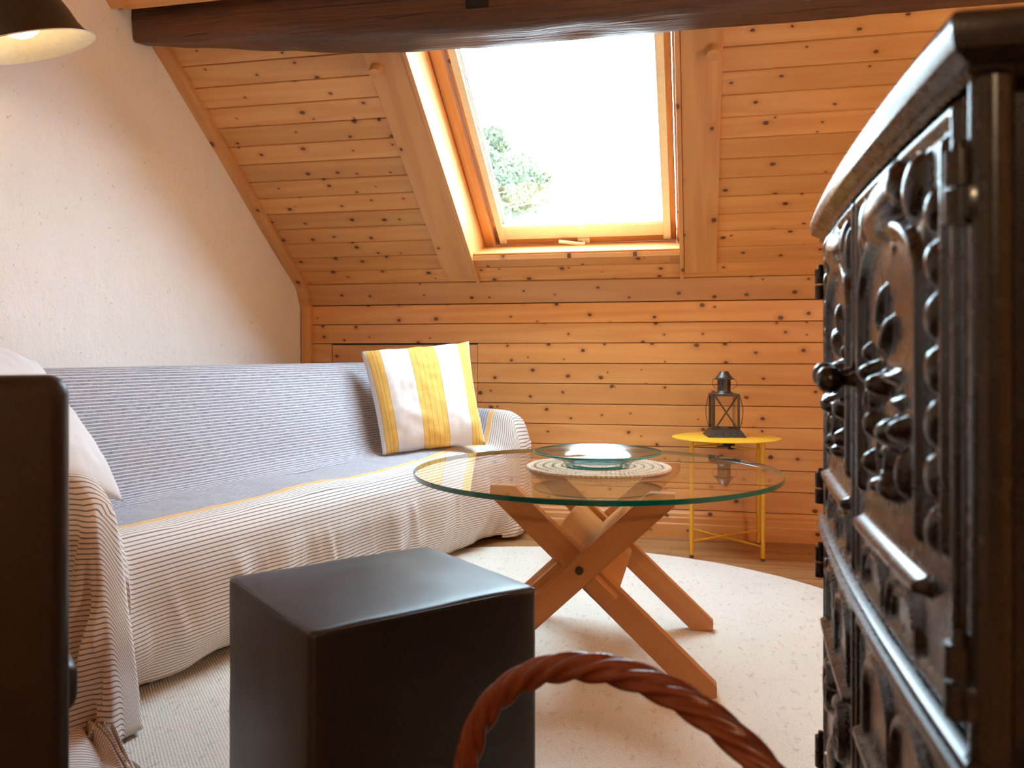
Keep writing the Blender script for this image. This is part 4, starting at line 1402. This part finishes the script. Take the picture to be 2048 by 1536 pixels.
        H = mx(H, led)
        H = mx(H, rib_line(U, Z, arch(0.055, 0.165, 0.606, 0.646, 0.586), 0.0055, 0.009))
        H = mx(H, rib_line(U, Z, arch(0.070, 0.150, 0.604, 0.634, 0.586), 0.0035, 0.006))
        H = mx(H, rib_line(U, Z, arch(0.185, 0.295, 0.606, 0.646, 0.586), 0.0055, 0.009))
        H = mx(H, rib_line(U, Z, arch(0.200, 0.280, 0.604, 0.634, 0.586), 0.0035, 0.006))
        return H
    def relief_lower(U, Z):
        H = np.zeros_like(U); mx = np.maximum
        H = mx(H, rib_line(U, Z, [(0.012, 0.156), (0.012, 0.538), (DW - 0.014, 0.538), (DW - 0.014, 0.156), (0.012, 0.156)], 0.0065, 0.008))
        H = mx(H, rib_line(U, Z, [(0.030, 0.17), (0.030, 0.525)], 0.004, 0.005))
        H = mx(H, rib_line(U, Z, arch(0.060, 0.190, 0.475, 0.522, 0.43), 0.006, 0.009))
        H = mx(H, rib_line(U, Z, arch(0.205, 0.335, 0.475, 0.522, 0.43), 0.006, 0.009))
        led = 0.018 * smooth01((0.005 - np.abs(Z - 0.418)) / 0.003 + 1) * smooth01((U - 0.030) / 0.01) * smooth01((0.365 - U) / 0.01)
        H = mx(H, led)
        H = mx(H, rib_line(U, Z, scroll(0.12, 0.34, 0.045, 1.5, 0.5), 0.008, 0.018))
        H = mx(H, rib_line(U, Z, scroll(0.27, 0.34, 0.045, 1.5, 0.5, -1), 0.008, 0.018))
        H = mx(H, blob(U, Z, 0.195, 0.27, 0.05, 0.035, 0.022)); H = mx(H, blob(U, Z, 0.195, 0.22, 0.07, 0.02, 0.018))
        for i in range(6): H = mx(H, blob(U, Z, 0.08 + 0.046 * i, 0.19, 0.016, 0.014, 0.014))
        return H
    def door(name, sgn, z0, z1, fun):
        nu, nv = 104, int(104 * (z1 - z0) / DW)
        us = np.linspace(0, DW, nu); zs = np.linspace(z0, z1, nv)
        U, Z = np.meshgrid(us, zs, indexing='ij')
        H = 0.70 * fun(U, Z)
        Yw = SYC + sgn * (0.0045 + U)
        Xw = bow(Yw) - H
        P = np.stack([Xw, Yw, Z], -1)
        # wrap the edges back
        def back(row): r = row.copy(); r[:, 0] += 0.016 ; return r
        P = np.concatenate([back(P[0])[None], P, back(P[-1])[None]], 0)
        P = np.concatenate([np.stack([P[:, 0, 0] + 0.016, P[:, 0, 1], P[:, 0, 2]], -1)[:, None], P, np.stack([P[:, -1, 0] + 0.016, P[:, -1, 1], P[:, -1, 2]], -1)[:, None]], 1)
        P = P + off
        o = from_grid(name, P if sgn < 0 else P[::-1], IRON, root)
        return o
    doors = {}
    for sgn in (-1, 1):
        doors[('u', sgn)] = door('relief_door', sgn, 0.583, 1.034, relief_upper)
        doors[('l', sgn)] = door('relief_door', sgn, 0.150, 0.545, relief_lower)
    # door edge posts at both ends of the bowed front
    for sgn in (-1, 1):
        bm = bmesh.new(); yy = SYC + sgn * (SHW - 0.004)
        cyl(bm, (bow(yy) + 0.010, yy, 0.14), (bow(yy) + 0.010, yy, 1.036), 0.014, None, 18)
        put('corner_post', bm, smooth=True, angle=40)
    # hinges
    for sgn in (-1, 1):
        for key, z_ in (('u', 0.965), ('u', 0.622), ('l', 0.498), ('l', 0.178)):
            yy = SYC + sgn * (SHW - 0.012)
            bm = bmesh.new()
            xx = bow(yy) - 0.008
            cyl(bm, (xx, yy, z_ - 0.026), (xx, yy, z_ - 0.002), 0.0095, None, 14); cyl(bm, (xx, yy, z_ + 0.001), (xx, yy, z_ + 0.025), 0.0095, None, 14)
            cyl(bm, (xx, yy, z_ + 0.025), (xx, yy, z_ + 0.033), 0.0055, 0.004, 12)
            box(bm, (xx + 0.006, yy - sgn * 0.022, z_), (0.010, 0.045, 0.030), bevel=0.003)
            box(bm, (xx + 0.010, yy + sgn * 0.006, z_ - 0.012), (0.020, 0.020, 0.024), bevel=0.003)
            put('hinge', bm, parent=doors[(key, sgn)], smooth=True, angle=40)
    # knobs at the meeting edges
    for sgn, z_, yoff in ((-1, 0.818, 0.020), (1, 0.822, 0.022), (-1, 0.335, 0.022), (1, 0.200, 0.030)):
        bm = bmesh.new()
        yy = SYC + sgn * yoff; xx = bow(yy)
        lathe(bm, [(0, 0.050), (0.008, 0.0485), (0.0145, 0.043), (0.0165, 0.035), (0.0145, 0.027), (0.008, 0.021), (0.006, 0.016), (0.010, 0.008), (0.013, 0.0), (0, 0)], 22,
              Matrix.Translation((xx, yy, z_)) @ Matrix.Rotation(-math.pi / 2, 4, 'Y'))
        bmesh.ops.translate(bm, vec=Vector(off), verts=bm.verts[:])
        fin('knob', bm, IRON, doors[('u' if z_ > 0.5 else 'l', sgn)], smooth=True, angle=50)
    # flat pilasters and panels on the end facing the camera
    for i, x in enumerate((0.232, 0.262, 0.33, 0.42, 0.51, 0.60)):
        bm = bmesh.new(); yy = SYC - SHW + 0.010
        box(bm, (x, yy, 0.80), (0.016 if i < 2 else 0.05, 0.014, 0.44), bevel=0.004); box(bm, (x, yy, 0.345), (0.016 if i < 2 else 0.05, 0.014, 0.38), bevel=0.004)
        put('side_rib', bm, smooth=True, angle=40)
make_stove()

# ------------------------------------------------------------------ lamps
def make_lamp(name, label, centre, mdir, R, anchor, power, spread=True):
    """dome shade whose opening is centred at `centre` and faces along mdir"""
    root = empty(name, anchor)
    prop(root, label, 'lamp', 'enamel dome lamps')
    m = Vector(mdir).normalized()
    q_ = m.to_track_quat('Z', 'Y').to_matrix().to_4x4()
    M = Matrix.Translation(Vector(centre) - Vector(anchor)) @ q_      # local +z = out of the opening
    k_ = R / 0.18
    outer = [(0.0, -0.245), (0.024, -0.245), (0.026, -0.205), (0.034, -0.190), (0.062, -0.176), (0.096, -0.152), (0.122, -0.118), (0.137, -0.080), (0.147, -0.046), (0.160, -0.020), (0.180, 0.0)]
    inner = [(0.1795, 0.0006), (0.1585, -0.0185), (0.1455, -0.0450), (0.1355, -0.0790), (0.1205, -0.1165), (0.0945, -0.1500), (0.0605, -0.1740), (0.0, -0.180)]
    bm = bmesh.new(); lathe(bm, [(r * k_, z_ * k_) for r, z_ in outer], 72, M); sh = fin('shade', bm, ENAMEL_OUT, root, smooth=True, angle=50)
    bm = bmesh.new(); lathe(bm, [(r * k_, z_ * k_) for r, z_ in inner], 72, M); fin('shade_lining', bm, ENAMEL_IN, sh, smooth=True, angle=50)
    bm = bmesh.new(); lathe(bm, [(r * k_, z_ * k_) for r, z_ in [(0.1795, 0.0), (0.1815, 0.001), (0.1815, -0.002), (0.1795, -0.003)]], 72, M); fin('shade_rim', bm, WHITEPL, sh, smooth=True)
    bm = bmesh.new()
    lathe(bm, [(0.0, -0.112), (0.016, -0.110), (0.018, -0.085), (0.034, -0.070), (0.046, -0.052), (0.050, -0.034), (0.046, -0.017), (0.034, -0.004), (0.018, 0.003), (0.0, 0.005)], 32, M @ Matrix.Translation((0, 0, -0.030)))
    fin('bulb', bm, m_emit('warm_bulb', (1.0, 0.80, 0.52), 5.0), root, smooth=True)
    top = (M @ Vector((0, 0, -0.235 * k_)))
    bm = bmesh.new()
    mid = top + (-m) * 0.10
    tube(bm, [top, top - m * 0.05, mid, Vector((mid.x * 0.4, mid.y * 0.4, max(mid.z, 0.0) * 0.6)), Vector((0, 0, 0))], 0.008, 12)
    fin('arm', bm, ENAMEL_OUT, root, smooth=True, angle=60)
    if power <= 0: return root
    ld = bpy.data.lights.new(name + '_light', 'POINT'); ld.energy = power; ld.color = WARM; ld.shadow_soft_size = 0.045
    lo = bpy.data.objects.new(name + '_light', ld); C.objects.link(lo); lo.parent = root
    lo.location = M @ Vector((0, 0, 0.030))
    return root
# camera basis for the tilt measured from the picture
lc = Vector((-1.733, 1.868, 1.660))
e = (lc - Vector((0, 0, 0.85))).normalized()
rgt = e.cross(Vector((0, 0, 1))).normalized(); upv = rgt.cross(e)
mdir = 0.975 * (0.33 * rgt - 0.945 * upv) - 0.22 * e
lamp = make_lamp('wall_lamp', 'dark dome wall lamp with cream lining and lit bulb at upper left', lc, mdir, 0.166, (XL + 0.012, 1.62, 1.98), 0.0)
bm = bmesh.new(); cyl(bm, (-0.012, 0, 0), (0.014, 0, 0), 0.05, 0.045, 24); fin('wall_plate', bm, ENAMEL_OUT, lamp, smooth=True, angle=40)
# unseen lamp behind the camera, inferred from a wall shadow, gives warm fill
lamp2 = make_lamp('unseen_ceiling_lamp', 'unseen dark dome ceiling lamp added behind the viewer for warm fill', (0.30, -2.20, 2.08), (-0.10, 0.55, -1), 0.180, (0.30, -2.35, ZC - 0.004), 80.0)

# unseen globe lamp added beyond the stove as warm fill on the pine
def make_globe_fill_lamp():
    root = empty('globe_fill_lamp', (1.50, 1.55, 0))
    prop(root, 'unseen paper globe fill lamp added beyond the stove', 'lamp')
    bm = bmesh.new(); lathe(bm, [(0, 0.0005), (0.13, 0.0005), (0.135, 0.008), (0.125, 0.018), (0.02, 0.024), (0.012, 0.03), (0, 0.03)], 40); fin('base', bm, ENAMEL_OUT, root, smooth=True, angle=40)
    bm = bmesh.new(); cyl(bm, (0, 0, 0.028), (0, 0, 1.19), 0.010, None, 16); fin('pole', bm, ENAMEL_OUT, root, smooth=True, angle=40)
    bm = bmesh.new()
    prof = []
    for i in range(33):
        t = math.pi * (0.07 + 0.86 * i / 32)
        r = 0.17 * math.sin(t) * (1 + 0.012 * math.cos(i * math.pi))
        prof.append((r, 1.34 - 0.17 * math.cos(t)))
    lathe(bm, prof, 48)
    fin('fill_globe', bm, m_emit('fill_globe_glow', (1.0, 0.86, 0.66), 38.0), root, smooth=True)
make_globe_fill_lamp()

# ------------------------------------------------------------------ pine tree outside
def make_tree():
    base = Vector((-4.75, 13.5, -4.5))
    root = empty('pine_tree', base)
    prop(root, 'green pine tree outside seen through the skylight', 'tree')
    rnd = random.Random(5)
    bm = bmesh.new()
    tube(bm, [Vector((0, 0, 0)), Vector((0.05, 0, 3.0)), Vector((-0.05, 0.1, 6.0)), Vector((0.05, 0, 8.2)), Vector((0.25, 0, 9.3))], [0.20, 0.16, 0.11, 0.06, 0.015], 12)
    fin('trunk', bm, BARK, root, smooth=True)
    f, cxp, yhp = 1657.0, 1024.0, 705.0
    r_ = Vector((math.cos(YAW), math.sin(YAW), 0)); fw = Vector((-math.sin(YAW), math.cos(YAW), 0))
    clumps = []
    D = 14.25
    # crown clumps: side offset, height (metres), radius
    for (x, y_, rad) in ((985, 262, 0.17), (1000, 285, 0.16), (975, 305, 0.2), (1002, 330, 0.16), (1040, 322, 0.22), (1060, 335, 0.2), (1020, 348, 0.25), (1055, 360, 0.26), (1080, 362, 0.2), (1092, 352, 0.12), (1010, 375, 0.25), (1040, 385, 0.22), (1075, 392, 0.20), (1090, 400, 0.10), (1015, 405, 0.22), (1050, 412, 0.2), (1080, 412, 0.12), (990, 355, 0.25), (965, 340, 0.3), (985, 400, 0.28), (955, 390, 0.3), (940, 330, 0.35), (930, 400, 0.35), (1005, 432, 0.12), (1030, 428, 0.1)):
        p = fw * (D + rnd.uniform(-0.5, 0.5)) + r_ * (D * (x - cxp) / f) + Vector((0, 0, 0.85 + D * (yhp - y_) / f))
        clumps.append((p - base, rad))
    bb2 = bmesh.new()
    for p, rad in clumps:
        s_ = Vector((0.0, 0.05, max(4.5, p.z - 0.5)))
        tube(bb2, [s_, s_.lerp(p, 0.5) + Vector((0, 0, 0.08)), p], [0.035, 0.02, 0.008], 6)
    fin('branches', bb2, BARK, root, smooth=True)
    V = []; F = []
    for p, rad in clumps:
        nsp = int(3400 * rad)
        for _ in range(nsp):
            d_ = Vector((rnd.gauss(0, 1), rnd.gauss(0, 1), rnd.gauss(0, 0.8)))
            d_ = d_ / max(d_.length, 1e-3) * rad * rnd.random() ** 0.6 * 1.25
            c_ = p + d_
            for k_ in range(7):
                a_ = Vector((rnd.gauss(0, 1), rnd.gauss(0, 1), rnd.gauss(0.4, 1))).normalized() * rnd.uniform(0.04, 0.075)
                b_ = a_.cross(Vector((rnd.gauss(0, 1), rnd.gauss(0, 1), rnd.gauss(0, 1)))).normalized() * 0.0085
                i = len(V)
                V += [c_ - b_, c_ + b_, c_ + a_]; F.append((i, i + 1, i + 2))
    me = bpy.data.meshes.new('foliage'); me.from_pydata([tuple(v) for v in V], [], F)
    o = link_mesh('foliage', me, FOLIAGE, root); o['kind'] = 'stuff'
make_tree()
